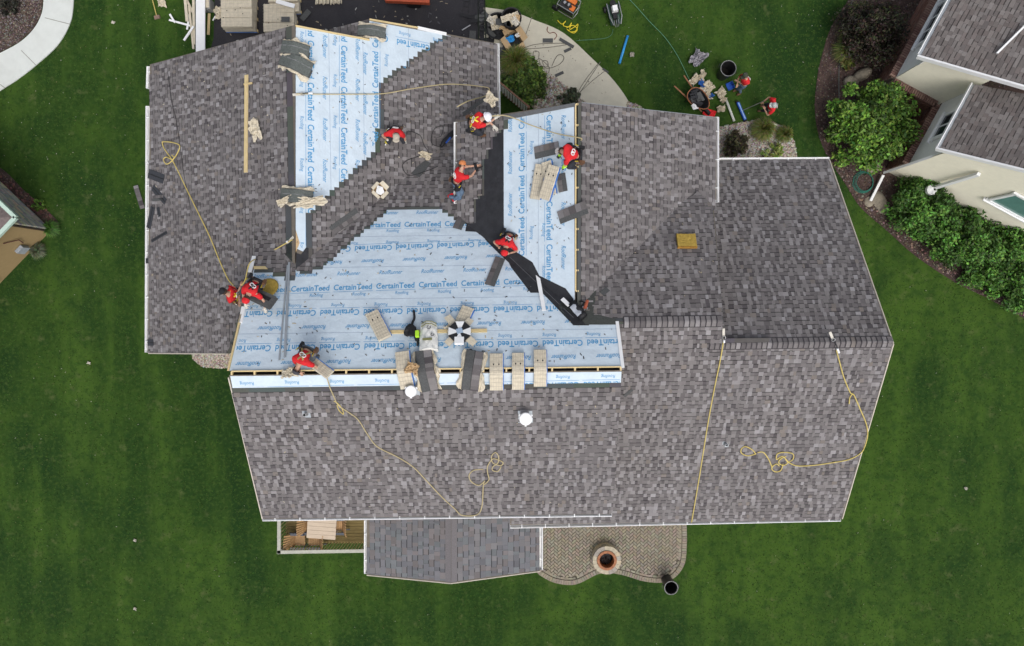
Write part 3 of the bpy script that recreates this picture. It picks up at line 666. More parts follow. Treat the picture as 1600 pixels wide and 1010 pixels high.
# soldier course border
L = 0
for i in range(len(edge) - 1): acc.append((L, edge[i], edge[i + 1])); L += (edge[i + 1] - edge[i]).length
sgn = 1
for ring, (off, wd, st) in enumerate(((.11, .2, .105), (.28, .1, .2))):
    t = 0; idx = 0
    while t < L:
        while idx < len(acc) - 1 and acc[idx + 1][0] < t: idx += 1
        l0, a, b = acc[idx]; d = (b - a).normalized(); nrm = Vector((d.y, -d.x, 0)); p = a + d * (t - l0)
        if not inpoly((p + nrm * .1).x, (p + nrm * .1).y, pp): nrm = -nrm
        p = p + nrm * off; mb.box((p.x, p.y, .047), (st - .012, wd - .01, .04), math.atan2(d.y, d.x), pv(), taper=.95); t += st
mb.build('border_pavers', M_STONE, pav, kind='stuff')
# ================================================================ FIRE PIT
fp = T('fire_pit', 'round stone fire pit with rusty steel ring on the herringbone patio', 'fire pit', upframe(P(946, 870, .05), P(960, 870, .05)))
for ringz, rr, n in ((.0, .59, 18), (.14, .58, 18), (.28, .58, 18)):
    for k in range(n):
        a0 = 2 * math.pi * (k + .5 * (ringz == .14)) / n; a1 = a0 + 2 * math.pi / n * .96; c = R.choice([(.45, .4, .3), (.38, .36, .31), (.5, .42, .3), (.33, .3, .26)]); mb = MB()
        ri, ro = rr - .17, rr + R.uniform(-.01, .015); q = []
        for z in (ringz, ringz + .135):
            for r_, a in ((ri, a0), (ro, a0), (ro, (a0 + a1) / 2), (ro, a1), (ri, a1), (ri, (a0 + a1) / 2)): q.append((r_ * math.cos(a), r_ * math.sin(a), z))
        mb.add(q, [(5, 4, 3, 2, 1, 0), (6, 7, 8, 9, 10, 11)] + [(i, (i + 1) % 6, 6 + (i + 1) % 6, 6 + i) for i in range(6)], c); mb.build('stone', M_STONE, fp)
MB().lathe([(.40, .43), (.40, .455), (.30, .455), (.29, .40), (.28, .1)], 32, cap0=False, cap1=False).build('steel_ring', mat('rust_steel', (.42, .17, .07), .6, .35, 9, col2=(.2, .07, .03)), fp)
MB().lathe([(.29, .05), (.2, .12), (.05, .14)], 20).build('ash_bed', M_BLACK, fp)
mb = MB()
for k in range(60): a = R.uniform(0, 6.28); r_ = R.uniform(0, .26); mb.box((r_ * math.cos(a), r_ * math.sin(a), .15), (.06, .03, .03), a * 3)
mb.build('charcoal', mat('charcoal', (.03, .02, .02), .9, .5, 12), fp, kind='stuff')
# ================================================================ bins
def bin_(o0, heading, r0, r1, h, lab, ribs=True):
    o = T('rubbish_bin', lab, 'bin', upframe(o0, heading))
    MB().lathe([(r0, 0), (r1, h), (r1 + .02, h), (r1 + .02, h + .03), (r1 - .015, h + .03), (r1 - .02, h - .02), (r0 - .02, .03)], 28).build('body', M_BLACKP, o)
    MB().tube([(math.cos(k * math.pi / 12) * (r1 + .012), math.sin(k * math.pi / 12) * (r1 + .012), h + .035) for k in range(24)], .014, 6, closed=True).build('rim', mat('rim_grey', (.25, .25, .25), .5), o)
    for s_ in (-1, 1): MB().tube([(s_ * (r1 + .02), -.09, h - .1), (s_ * (r1 + .07), -.07, h - .1), (s_ * (r1 + .07), .07, h - .1), (s_ * (r1 + .02), .09, h - .1)], .014, 6).build('handle', M_BLACKP, o)
    MB().lathe([(.01, h * .3), (r0, h * .28)], 12, cap0=False, cap1=False).build('contents', M_DARKIN, o); return o
bin_(P(1041, 905), P(1060, 905), .21, .26, .85, 'tall black bin standing at the lower right edge of the paved patio')
bin_(P(1128, 118), P(1150, 130), .22, .29, .8, 'black bin standing on the front lawn next to the stooping worker')
# ================================================================ DECK
dk = T('timber_deck', 'low timber deck with a pale railing under the south eave', 'deck', Matrix.Translation(P(500, 840, 0)))
dl = dk.matrix_basis.copy(); DZ = 1.0; DP = lvl(DZ)
yr = P(500, 862, 1.95).y; xa, xb = P(434, 850, 1.95).x, P(574, 850, 1.95).x
for k in range(26):
    a = Vector((xa, yr + .05 + k * .135, DZ)); b = Vector((xb, yr + .05 + k * .135, DZ)); MB().bar(a, b, .125, .03).build('board', mat('deck_board', (.20, .15, .055), .8, .2, 3, .2, 20, stretch=(1, 8, 1)), dk, local=dl)
RZ = 1.95; m_rail = mat('weathered_rail', (.42, .42, .36), .85, .12, 8)
for a, b in (((436, 812), (436, 865)), ((433, 863), (570, 861))): MB().bar(P(*a, RZ), P(*b, RZ), .13, .04).build('rail', m_rail, dk, local=dl)
MB().bar(P(*(438, 812), RZ - .06), P(*(438, 862), RZ - .06), .04, .09).build('rail', m_rail, dk, local=dl)
m_bal = mat('baluster', (.36, .33, .16), .8, .15, 10)
for k in range(26):
    p = P(444 + k * 4.9, 861.5, RZ - .02); MB().bar((p.x, p.y, DZ), (p.x, p.y, RZ - .02), .035, .035).build('baluster', m_bal, dk, local=dl)
for k in range(8):
    p = P(438, 815 + k * 6, RZ - .02); MB().bar((p.x, p.y, DZ), (p.x, p.y, RZ - .02), .035, .035).build('baluster', m_bal, dk, local=dl)
for q in ((438, 861), (568, 860), (440, 812)): p = P(*q, RZ); MB().box((p.x, p.y, RZ / 2), (.1, .1, RZ)).build('post', m_rail, dk, local=dl)
# adirondack chairs and table
m_ch = mat('orange_wood', (.50, .31, .15), .7, .12, 10); m_cg = mat('grey_frame', (.10, .11, .13), .7, .1, 10); m_tt = mat('beige_top', (.55, .45, .34), .7, .05, 6)
def chair(px, face, lab):
    o = T('patio_chair', lab, 'chair', upframe(P(*px, DZ + .4) - Vector((0, 0, .32)), P(*face, DZ + .4)) @ Matrix.Scale(.8, 4), 'fan backed deck chairs')
    for k in range(6): MB().box((.25 - k * .085, 0, .37 - k * .018), (.078, .52, .022)).build('seat_slat', m_ch, o)
    for k in range(7):
        t = (k - 3) / 3; a = Vector((-.22, t * .22, .30)); b = Vector((-.56, t * .36, 1.0 - .09 * t * t)); MB().bar(a, b, .075, .022, up=Vector((.9, 0, .4))).build('back_slat', m_ch, o)
    for s_ in (-1, 1):
        MB().box((-.02, s_ * .35, .55), (.7, .12, .03)).build('armrest', m_cg, o); MB().box((.25, s_ * .30, .27), (.08, .05, .54)).build('leg', m_cg, o)
        MB().bar((.28, s_ * .27, .34), (-.55, s_ * .27, .08), .04, .1).build('side_rail', m_cg, o); MB().box((-.25, s_ * .31, .27), (.06, .05, .54)).build('leg', m_cg, o)
    return o
chair((467, 845), (490, 845), 'fan backed chair at the front left corner of the deck')
chair((491, 845), (470, 845), 'fan backed chair facing the corner chair, against the front railing of the deck')
chair((487, 822), (500, 822), 'fan backed chair left of the slatted table, half hidden under the eave')
chair((527, 822), (505, 822), 'fan backed chair right of the slatted table')
tb = T('patio_table', 'beige slatted square table between the deck chairs', 'table', upframe(P(503, 820, DZ + .76) - Vector((0, 0, .74)), P(523, 821.5, DZ + .76)))
for k in range(7): MB().box((0, -.48 + k * .16, .74), (1.12, .152, .03)).build('slat', m_tt, tb)
for a in (-1, 1):
    for b in (-1, 1): MB().box((a * .46, b * .42, .37), (.08, .08, .72)).build('leg', m_tt, tb)
# ================================================================ front porch rail
fr = T('stair_railing', 'brown railing with white balusters beside the front planting', 'railing', Matrix.Translation(P(800, 150, 0))); fl = fr.matrix_basis.copy()
m_br = mat('brown_rail', (.20, .10, .06), .6, .1, 10)
A, B = P(775, 124, 1.6), P(826, 167, 1.2)
MB().bar(A, B, .06, .05).build('handrail', m_br, fr, local=fl)
A2, B2 = A.copy(), B.copy(); A2.z -= 1.05; B2.z -= 1.05
MB().bar(A2, B2, .07, .05).build('bottom_rail', m_br, fr, local=fl)
for k in range(12):
    q = A.lerp(B, (k + .5) / 12); MB().box((q.x, q.y, q.z - .53), (.075, .075, .98)).build('baluster', M_WHITE, fr, local=fl)
for q in (A, B): MB().box((q.x, q.y, q.z / 2), (.1, .1, q.z)).build('post', m_br, fr, local=fl)
# ================================================================ PLANTS
def leaf_cloud(mb, c, r, n, cols, ls=.08, shell=.55, up=.25):
    """leaf sized quads spread through an ellipsoid in clumps"""
    cl = [(Vector((R.gauss(0, 1), R.gauss(0, 1), abs(R.gauss(0, 1)) - .2)).normalized() * R.uniform(.15, 1.0) ** .7, R.uniform(.16, .36), R.uniform(.5, 1.7)) for _ in range(max(12, min(80, n // 60)))]
    for i in range(n):
        k, kr, kc = cl[i % len(cl)]; d = Vector((R.gauss(0, 1), R.gauss(0, 1), R.gauss(0, 1))).normalized() * kr * R.random() ** .5
        q = k + d; z = max(-.35, q.z)
        p = Vector(c) + Vector((q.x * r[0], q.y * r[1], (z + .3) * r[2]))
        a = Vector((R.gauss(0, 1), R.gauss(0, 1), R.gauss(0, .5))).normalized(); nn = (Vector((R.gauss(0, 1), R.gauss(0, 1), R.gauss(0, 1))) + Vector((0, 0, 1.2))).normalized(); b = nn.cross(a).normalized()
        s_ = ls * R.uniform(.6, 1.3); col = R.choice(cols); col = tuple(t * kc * R.uniform(.8, 1.2) for t in col)
        mb.add([p - a * s_, p - b * s_ * .5, p + a * s_, p + b * s_ * .5], [(0, 1, 2, 3)], col)
def bush(name, px, rpx, h, lab, cols, n=4000, ls=.08, cat='shrub', group=None, z=0):
    q0 = P(*px, h * .5); o = T(name, lab, cat, Matrix.Translation((q0.x, q0.y, 0)), group); rr = rpx * 1.08 * (H - h * .7) / F
    mb = MB(); leaf_cloud(mb, (0, 0, h * .1), (rr, rr * R.uniform(.9, 1.1), h * .7), n, cols, ls); mb.build('crown', M_LEAF, o)
    mt = MB()
    for k in range(6):
        a = k * 1.05 + R.random(); mt.tube([(0, 0, 0), (math.cos(a) * rr * .25, math.sin(a) * rr * .25, h * .35), (math.cos(a) * rr * .6, math.sin(a) * rr * .6, h * .7)], [.05, .03, .012], 5)
    mt.build('trunk', M_BARK, o); return o
gA = [(.07, .14, .02), (.10, .20, .025), (.15, .27, .04), (.04, .09, .015)]
gH = [(.05, .125, .02), (.07, .165, .025), (.10, .22, .035), (.035, .08, .016)]
gY = [(.10, .13, .025), (.14, .17, .03), (.06, .09, .02), (.16, .15, .05)]
bush('ornamental_tree', (1362, 193), 57, 2.6, 'round bright green bushy tree in the bed beside the right hand house', gA, 15000, .085, 'tree')
bush('dark_shrub', (1358, 52), 50, 1.9, 'large dark purple leaved shrub in the bed at the top right', [(.022, .014, .012), (.035, .02, .016), (.015, .018, .01), (.03, .035, .012)], 15000, .055)
for i, (x, y, r, lab) in enumerate(((1446, 324, 44, 'rounded green hedge shrub nearest the downspout of the right hand house'), (1500, 372, 42, 'second green hedge shrub along the cream wall, counted from the downspout'), (1548, 400, 42, 'third green hedge shrub along the cream wall'), (1590, 388, 34, 'hedge shrub closest to the wall at the right edge of the photo'), (1598, 440, 42, 'hedge shrub at the right edge of the photo, lowest of the row'))):
    bush('hedge_shrub', (x, y), r, 1.5, lab, gH, 12000, .07, group='green shrubs along the cream wall')
bush('leafy_shrub', (1330, 95), 14, .5, 'small yellow green tuft beside the dark shrub', gY, 500, .08)
def tuft(name, px, r, h, lab, cols, n=500, group=None):
    o = T(name, lab, 'grass clump', Matrix.Translation(P(*px, 0)), group); mb = MB()
    for k in range(n):
        a = R.uniform(0, 6.283); l = r * R.uniform(.3, 1.1); b = R.uniform(0, r * .3); hh = h * R.uniform(.5, 1.1); w_ = R.uniform(.006, .014); c = tuple(t * R.uniform(.7, 1.3) for t in R.choice(cols))
        ca, sa = math.cos(a), math.sin(a); p0 = Vector((ca * b, sa * b, 0)); p1 = Vector((ca * (b + l * .5), sa * (b + l * .5), hh)); p2 = Vector((ca * (b + l), sa * (b + l), hh * .6)); s_ = Vector((-sa, ca, 0)) * w_
        mb.add([p0 - s_, p0 + s_, p1 + s_, p1 - s_, p2], [(0, 1, 2, 3), (3, 2, 4)], c)
    mb.build('blades', M_LEAF, o); return o
gG = [(.13, .17, .03), (.18, .2, .05), (.08, .12, .02), (.2, .19, .08)]
tuft('ornamental_grass', (806, 102), .62, .6, 'yellow green grassy clump beside the garage gutter, upper of two', gG, 2600)
bush('spiky_shrub', (824, 126), 29, .9, 'rounded green fine needled shrub next to the river stones by the path', [(.055, .10, .018), (.085, .14, .025), (.12, .17, .035), (.03, .06, .012)], 5500, .075)
bush('spiky_shrub', (790, 134), 15, .7, 'small green shrub squeezed between the railing and the round needled shrub', [(.055, .10, .018), (.1, .15, .03), (.04, .07, .015)], 2200, .06)
bush('dark_shrub', (890, 156), 17, .5, 'low grey green shrub at the end of the river stones by the roof edge', [(.04, .055, .03), (.06, .075, .04), (.03, .035, .02)], 1500, .05)
tuft('ornamental_grass', (1188, 205), .46, .5, 'wide grassy clump at the top of the round stone bed', gG, 1800); tuft('ornamental_grass', (1222, 212), .34, .4, 'grassy clump at the right side of the round stone bed', gG, 900)
bush('dark_shrub', (1150, 224), 18, .7, 'dark brownish shrub in the round stone bed beside the upper gutter', [(.05, .045, .025), (.08, .07, .035), (.1, .1, .04), (.04, .03, .02)], 3200, .06)
bush('leafy_shrub', (1214, 236), 13, .35, 'small lime leafy plant near the gutter in the round stone bed', [(.2, .28, .04), (.12, .2, .03), (.3, .3, .12)], 700, .07)
bush('leafy_shrub', (1196, 246), 12, .3, 'small lime plant against the north gutter', [(.2, .28, .05), (.1, .17, .03), (.34, .3, .16)], 500, .06)
for x, y, lab in ((1336, 28, 'topmost wispy grass clump in the right hand bed'), (1322, 48, 'wispy grass clump second from the top in the right hand bed'), (1316, 83, 'wispy grass clump left of the dark purple shrub')): tuft('ornamental_grass', (x, y), .5, .5, lab, gG, 900)
tuft('ornamental_grass', (85, 358), .35, .4, 'grassy weeds at the stone corner of the left hand house', gH, 500); tuft('ornamental_grass', (62, 392), .34, .25, 'straggly grey green weeds beside the utility boxes of the left hand house', [(.08, .1, .06), (.12, .14, .08)], 600)
bush('leafy_shrub', (60, 320), 10, .3, 'small green plant in the bark along the stone wall', gA, 500, .05)
bush('leafy_shrub', (12, 8), 14, .5, 'dark little shrub in the bark bed at the top left corner', [(.02, .02, .015), (.03, .03, .02)], 1200, .05)
def rock(px, r, lab, col=(.25, .22, .17), h=.5, cat='rock'):
    o = T('rock', lab, cat, upframe(P(*px), P(px[0] + 10, px[1] + R.uniform(-6, 6)))); mb = MB(); mb.ball((0, 0, r[2] * .3), r, 14, 9)
    sd_ = R.uniform(0, 50); mb.v = [tuple(Vector(q) * (1 + .35 * noise.noise(Vector(q) * 2.2 + Vector((sd_, 0, 0))))) for q in mb.v]
    mb.build('stone', mat('boulder', col, .9, .35, 5, .8, 12), o); return o
rock((1345, 117), (.42, .22, .3), 'long grey boulder behind the bushy tree'); rock((1326, 130), (.3, .25, .25), 'mossy boulder at the left of the long grey boulder')
rock((1362, 262), (.28, .22, .22), 'boulder partly under the bushy tree beside the hose'); rock((1358, 315), (.2, .22, .06), 'flat pale splash stone below the white downspout')
rock((1376, 318), (.3, .5, .08), 'low brownish rock next to the splash stone')
hz = T('garden_hose', 'coiled green garden hose on the mulch by the right hand house', 'hose', Matrix.Translation(P(1348, 285, .04))); mb = MB()
for k in range(4): mb.tube([(math.cos(t * .2617) * (.42 - k * .03) + R.uniform(-.02, .02) + k * .02, math.sin(t * .2617) * (.44 - k * .025), .01 + k * .012) for t in range(24)], .012, 5, closed=True)
mb.tube(spline([(-.1, .42, .02), (-.15, .7, .02), (.05, .85, .02), (.25, .7, .02), (.2, .5, .04)], 6), .012, 5); mb.build('coil', mat('green_hose', (.03, .16, .12), .5), hz)
hh = MB().tube(spline([P(*q, .04) for q in ((1332, 0), (1322, 40), (1314, 70), (1311, 110), (1311, 155))], 8), .018, 5).build('soaker_hose', mat('grey_hose', (.12, .13, .12), .6)); tag(hh, 'thin grey soaker hose running along the right hand mulch bed', 'hose')
# ================================================================ RIGHT HOUSE
rh = T('neighbour_house', 'cream sided neighbour house with brick base at the right', 'house', Matrix.Translation(P(1500, 200, 0))); rl = rh.matrix_basis.copy()
EZ = 4.05; A0 = P(1381, 270, 0); ex = Vector((math.cos(math.radians(-28)), math.sin(math.radians(-28)), 0)); ey = Vector((-ex.y, ex.x, 0))
def loc(v): v = v - A0; return v.dot(ex), v.dot(ey)
def Lp(x, y, z): q = A0 + ex * x + ey * y; return Vector((q.x, q.y, z))
I1 = loc(P(1470, 166, 1.4)); U1 = loc(P(1403, 112, 1.4)); print('house corners', I1, U1)
m_sid = mat('cream_siding', (.78, .75, .61), .7, .04, 5); m_sidw = mat('grey_white_siding', (.74, .74, .70), .7, .04, 5); m_brick = mat('brick', (.22, .115, .08), .9, .2, 12, attr=False)
def siding(a, b, z0, z1, m, gab=None, nrm=None):
    """clapboard wall from a to b; gab(x)->top z"""
    d = (b - a); L = d.length; d.normalize(); n_ = nrm; z = z0; mb = MB(); ex_ = .11
    while z < z1:
        u0, u1 = 0, L
        if gab:
            u0 = max(0, gab(z + ex_ / 2)[0]); u1 = min(L, gab(z + ex_ / 2)[1])
            if u1 - u0 < .05: break
        p = a + d * u0; q = a + d * u1; o_ = n_ * .02; zz = min(z1, z + ex_)
        mb.quad(Vector((p.x, p.y, z)) + o_, Vector((q.x, q.y, z)) + o_, Vector((q.x, q.y, zz)), Vector((p.x, p.y, zz)))
        mb.quad(Vector((p.x, p.y, z)), Vector((q.x, q.y, z)), Vector((q.x, q.y, z)) + o_, Vector((p.x, p.y, z)) + o_); z += ex_
    ob = mb.build('siding', m, rh, kind='stuff', local=rl); return ob
def wall_(a, b, z0, z1, nrm, m, th=.2):
    mb = MB(); c = nrm * -th; mb.prism([Vector((a.x, a.y, z1)), Vector((b.x, b.y, z1)), Vector((b.x + c.x, b.y + c.y, z1)), Vector((a.x + c.x, a.y + c.y, z1))], (0, 0, z0 - z1)); return mb.build('wall', m, rh, local=rl)
ex_n = -ex; ey_n = -ey
wall_(Lp(.15, .1, 0), Lp(7.5, .1, 0), 0, 3.6, ey_n, m_sid); wall_(Lp(.15, 2.7, 0), Lp(.15, .3, 0), 0, 3.6, ex_n, m_sidw)
wall_(Lp(-1.9, 2.8, 0), Lp(.15, 2.8, 0), 0, 3.6, ey_n, m_sid); wall_(Lp(-1.9, 12, 0), Lp(-1.9, 3.0, 0), 0, 3.6, ex_n, m_sidw)
siding(Lp(.15, .1, 0), Lp(7.5, .1, 0), .5, 5.3, m_sid, lambda z: (max(0, (z - 3.75) / .68), 7.3), ey_n)
siding(Lp(-1.9, 2.8, 0), Lp(.13, 2.8, 0), 1.46, 4.6, m_sid, lambda z: (max(0, (z - 3.7) / .42), 2.03), ey_n)
siding(Lp(.15, 2.78, 0), Lp(.15, .12, 0), 1.46, 3.65, m_sidw, None, ex_n); siding(Lp(-1.9, 12, 0), Lp(-1.9, 2.82, 0), 1.46, 3.65, m_sidw, None, ex_n)
def brickwall(a, b, nrm):
    L = (b - a).length; d = (b - a).normalized(); mb = MB(); z = 0; k = 0
    while z < 1.3:
        x = -(k % 2) * .11
        while x < L:
            x0 = max(0, x); x1 = min(L, x + .21)
            if x1 - x0 > .03:
                c = R.choice([(.22, .11, .08), (.27, .14, .10), (.17, .085, .065), (.24, .15, .12)]); p = a + d * (x0 + x1) / 2 + nrm * .10
                mb.box((p.x, p.y, z + .035), (x1 - x0 - .012, .1, .065), math.atan2(d.y, d.x), c)
            x += .222
        z += .077; k += 1
    mb.build('brick_courses', M_STONE, rh, kind='stuff', local=rl)
    wall_(Vector((a.x, a.y, 0)) + nrm * .13, Vector((b.x, b.y, 0)) + nrm * .13, 0, 1.3, nrm, mat('mortar', (.2, .16, .13), .95))
    n = int(L / .09)
    for i in range(n):
        p = a + d * (i + .5) * L / n + nrm * .12; MB().box((p.x, p.y, 1.36), (.26, .07, .085), math.atan2(nrm.y, nrm.x), R.choice([(.25, .15, .12), (.3, .19, .15), (.2, .11, .09)])).build('brick', M_STONE, rh, local=rl)
brickwall(Lp(.15, 2.7, 0), Lp(.15, .12, 0), ex_n); brickwall(Lp(-1.9, 2.8, 0), Lp(.0, 2.8, 0), ey_n); brickwall(Lp(-1.9, 9, 0), Lp(-1.9, 2.8, 0), ex_n)
def hroof(pts, name='roof_slope'):
    return MB().prism([Lp(*q) for q in pts], (0, 0, -.14)).build(name, M_WALL, rh, local=rl)
def rplane(x0, y0, z0, k): q = Lp(x0, y0, z0); return Plane(q, -ex.x, -ex.y, k)
RL = rplane(-.12, .1, 3.75, .68); RU = rplane(-2.28, 2.6, 3.75, .42)
def lq(pl, x, y): q = Lp(x, y, 0); return Vector((q.x, q.y, pl.z(q.x, q.y)))
def hshing(pl, x0, x1, y0, y1, key):
    d = MB().prism([lq(pl, x0, y0), lq(pl, x1, y0), lq(pl, x1, y1), lq(pl, x0, y1)], (0, 0, -.14)).build('roof_slope', M_WHITE, rh, local=rl); st = []; global strips
    keep = strips; strips = []
    us = [((lq(pl, a, b) - pl.p).dot(pl.eu), (lq(pl, a, b) - pl.p).dot(pl.up)) for a, b in ((x0, y0), (x1, y0), (x1, y1), (x0, y1))]
    class Q:  # reuse the course generator with corner points already in slope units
        uv = staticmethod(lambda a, b: (a, b)); xyz = pl.xyz
    def hc(proud=None): k = R.uniform(.85, 1.15); c = R.choice([(.185, .165, .155), (.15, .133, .127), (.205, .187, .178), (.165, .142, .134)]); return tuple(v * k for v in c)
    shingles(key, Q, us, cf=hc, tabw=(.13, .3), vmax=max(u[1] for u in us)); mb = MB()
    for s_ in strips: strip_mesh(mb, s_)
    strips = keep; o = mb.build('shingle_field', M_SHP, d, kind='stuff', local=rl)
hshing(RL, 0 - .12, 5.5, .1, 2.62, 'RL'); hshing(RU, -2.28, 6, 2.6, 12, 'RU')
def hg(a, b, out):
    A_, B_ = a, b; d = (B_ - A_).normalized(); MB().bar(A_ + out * .07, B_ + out * .07, .13, .02).build('gutter', M_GREYM, rh, local=rl)
    MB().bar(A_ + out * .14 + Vector((0, 0, .02)), B_ + out * .14 + Vector((0, 0, .02)), .03, .12).build('gutter', M_WHITE, rh, local=rl)
hg(lq(RL, -.12, .1) + Vector((0, 0, -.02)), lq(RL, -.12, 2.6) + Vector((0, 0, -.02)), ex_n); hg(lq(RU, -2.28, 2.6) + Vector((0, 0, -.02)), lq(RU, -2.28, 12) + Vector((0, 0, -.02)), ex_n)
for pl, x0, y in ((RL, -.2, .06), (RU, -2.36, 2.56)): MB().bar(lq(pl, x0, y) + Vector((0, 0, -.05)), lq(pl, 6, y) + Vector((0, 0, -.05)), .06, .2).build('rake_board', M_WHITE, rh, local=rl)
def win(a, b, z0, z1, nrm, nm=2, label=None, glass=None):
    d = (b - a).normalized(); L = (b - a).length; up = Vector((0, 0, 1)); M = Matrix((d, -nrm, up)).transposed().to_4x4(); M.translation = Vector((a.x, a.y, 0)) + nrm * .05
    M = rl.inverted() @ M
    fr_ = MB()
    for z in (z0, z1): fr_.box((L / 2, -.02, z), (L + .2, .08, .1))
    for x in (0, L): fr_.box((x, -.02, (z0 + z1) / 2), (.1, .08, z1 - z0))
    fr_.box((L / 2, -.04, z0 - .06), (L + .3, .14, .04)); o = fr_.build('window', M_WHITE, rh, M=M)
    for k in range(nm): MB().box((L * (k + .5) / nm, 0, (z0 + z1) / 2), (L / nm - .06, .02, z1 - z0 - .1)).build('pane', glass or M_GLASS, o)
    for k in range(1, nm): MB().box((L * k / nm, -.01, (z0 + z1) / 2), (.05, .05, z1 - z0 - .1)).build('mullion', M_WHITE, o)
win(Lp(.15, 1.95, 0), Lp(.15, .95, 0), 2.3, 3.2, ex_n); win(Lp(-1.9, 8.0, 0), Lp(-1.9, 5.9, 0), 1.9, 3.2, ex_n, 4); win(Lp(-1.9, 5.6, 0), Lp(-1.9, 3.9, 0), 1.9, 3.2, ex_n, 3)
win(Lp(3.1, .1, 0), Lp(4.9, .1, 0), 2.2, 3.6, ey_n, 1, glass=mat('green_glass', (.12, .26, .23), .15, .1, 3))
MB().bar(P(1382, 270, .3), P(1482, 236, 3.6), .09, .12).build('downspout', M_WHITE, rh, local=rl)
MB().bar(P(1360, 314, .1), P(1380, 274, .25), .1, .08).build('downspout', M_WHITE, rh, local=rl)
MB().bar(P(1377, 134, .3), P(1421, 112, 1.9), .09, .12).build('downspout', M_WHITE, rh, local=rl); MB().bar(P(1421, 112, 1.9), P(1450, 90, 3.6), .09, .12).build('downspout', M_WHITE, rh, local=rl)
MB().bar(Lp(1.55, -.1, 1.1), Lp(1.55, -.02, 3.7), .12, .12).build('vent_pipe', M_WHITE, rh, local=rl); MB().lathe([(.12, 0), (.2, .1), (.2, .25), (.1, .3)], 16, c=tuple(Lp(1.5, -.22, 1.0))).build('pipe_cap', M_WHITE, rh, local=rl)
MB().bar(RU.on(1556, 86, .1), RU.on(1605, 38, .14), .06, .07).build('gutter', M_WHITE, rh, local=rl)
# ================================================================ LEFT HOUSE
lh = T('neighbour_house', 'corner of a tan house with stone veneer at the left edge', 'house', Matrix.Translation((-20, 2.9, 0))); ll = lh.matrix_basis.copy()
K = Vector((-18.85, 2.9, 0)); dn_ = Vector((-.72, .69, 0)).normalized(); ds_ = Vector((-.7, -.71, 0)).normalized(); nn_ = Vector((.69, .72, 0)).normalized(); ns_ = Vector((.71, -.7, 0)).normalized()
m_tan = mat('tan_wall', (.33, .235, .115), .85, .06, 6, .1)
def lw(a, b, nrm, m, z1=2.9):
    c = nrm * -.2; t = ccw([(p.x, p.y) for p in (a, b, b + c, a + c)]); return MB().prism([Vector((x, y, z1)) for x, y in t], (0, 0, -z1)).build('wall', m, lh, local=ll)
lw(K, K + ds_ * 8, ns_, m_tan); lw(K + dn_ * .02, K + dn_ * 8, nn_, mat('mortar_grey', (.3, .29, .26), .9))
mb = MB(); z = .1; ns = 0
while z < 2.4:
    hh_ = R.uniform(.09, .16); x = 0
    while x < 5:
        l = R.uniform(.15, .5); c = R.choice([(.42, .40, .34), (.36, .35, .32), (.48, .43, .30), (.30, .30, .29), (.44, .40, .36)]); c = tuple(q * R.uniform(.85, 1.1) for q in c); p = K + dn_ * (x + l / 2) + nn_ * .04
        mm = MB().box((p.x, p.y, z + hh_ / 2), (l - .02, .12 + R.uniform(-.02, .03), hh_ - .018), math.atan2(dn_.y, dn_.x), c)
        if x < 3.6: mm.build('stone', M_STONE, lh, local=ll)
        else: mb.v, mb.f, mb.c, mb.use = mb.v + mm.v, mb.f + [tuple(i + len(mb.v) for i in f) for f in mm.f], mb.c + mm.c, True
        x += l
    z += hh_
mb.build('stone_field', M_STONE, lh, kind='stuff', local=ll)
q0 = K + nn_ * .05 + dn_ * 0; MB().bar(q0 + Vector((0, 0, 2.45)), q0 + dn_ * 5 + Vector((0, 0, 2.45)), .2, .1).build('ledge', mat('pinkish_stone', (.42, .36, .32), .85), lh, local=ll)
RC = P(25, 340, 3.0); hp = [RC, RC + dn_ * 7, RC + dn_ * 7 + ds_ * 7 + Vector((0, 0, 3)), RC + ds_ * 7]
inn = RC + (dn_ + ds_) * 4 + Vector((0, 0, 2.2))
MB().prism([RC, RC + dn_ * 8, inn], (0, 0, -.1)).build('roof_slope', mat('brown_roof', (.15, .12, .115), .9, .25, 14, .3), lh, local=ll)
MB().prism([RC, inn, RC + ds_ * 8], (0, 0, -.1)).build('roof_slope', mat('brown_roof', None), lh, local=ll)
m_mint = mat('mint_gutter', (.45, .58, .50), .5, .05)
MB().bar(RC, RC + dn_ * 8, .14, .12).build('gutter', m_mint, lh, local=ll); MB().bar(RC, RC + ds_ * 8, .14, .12).build('gutter', m_mint, lh, local=ll)
MB().bar(K + ns_ * .02 + nn_ * 0 + Vector((0, 0, .2)), K + ns_ * .02 + Vector((0, 0, 2.9)), .06, .06, up=ns_).build('corner_board', mat('dark_brown_trim', (.05, .035, .025)), lh, local=ll)
for d_, s_, z_ in ((1.05, (.34, .14, .42), .7), (2.9, (.24, .12, .3), .6)):
    p = K + ds_ * d_ + ns_ * .1; ub = MB().box((p.x, p.y, z_), s_, math.atan2(ds_.y, ds_.x)).build('utility_box', mat('utility_grey', (.3, .33, .36), .5, .2, 10), lh, local=ll)
MB().tube([K + ds_ * .9 + ns_ * .04 + Vector((0, 0, 1.8)), K + ds_ * .6 + ns_ * .08 + Vector((0, 0, 1.3)), K + ds_ * .75 + ns_ * .06 + Vector((0, 0, .9))], .02, 6).build('conduit', mat('brown_pipe', (.12, .05, .04)), lh, local=ll)
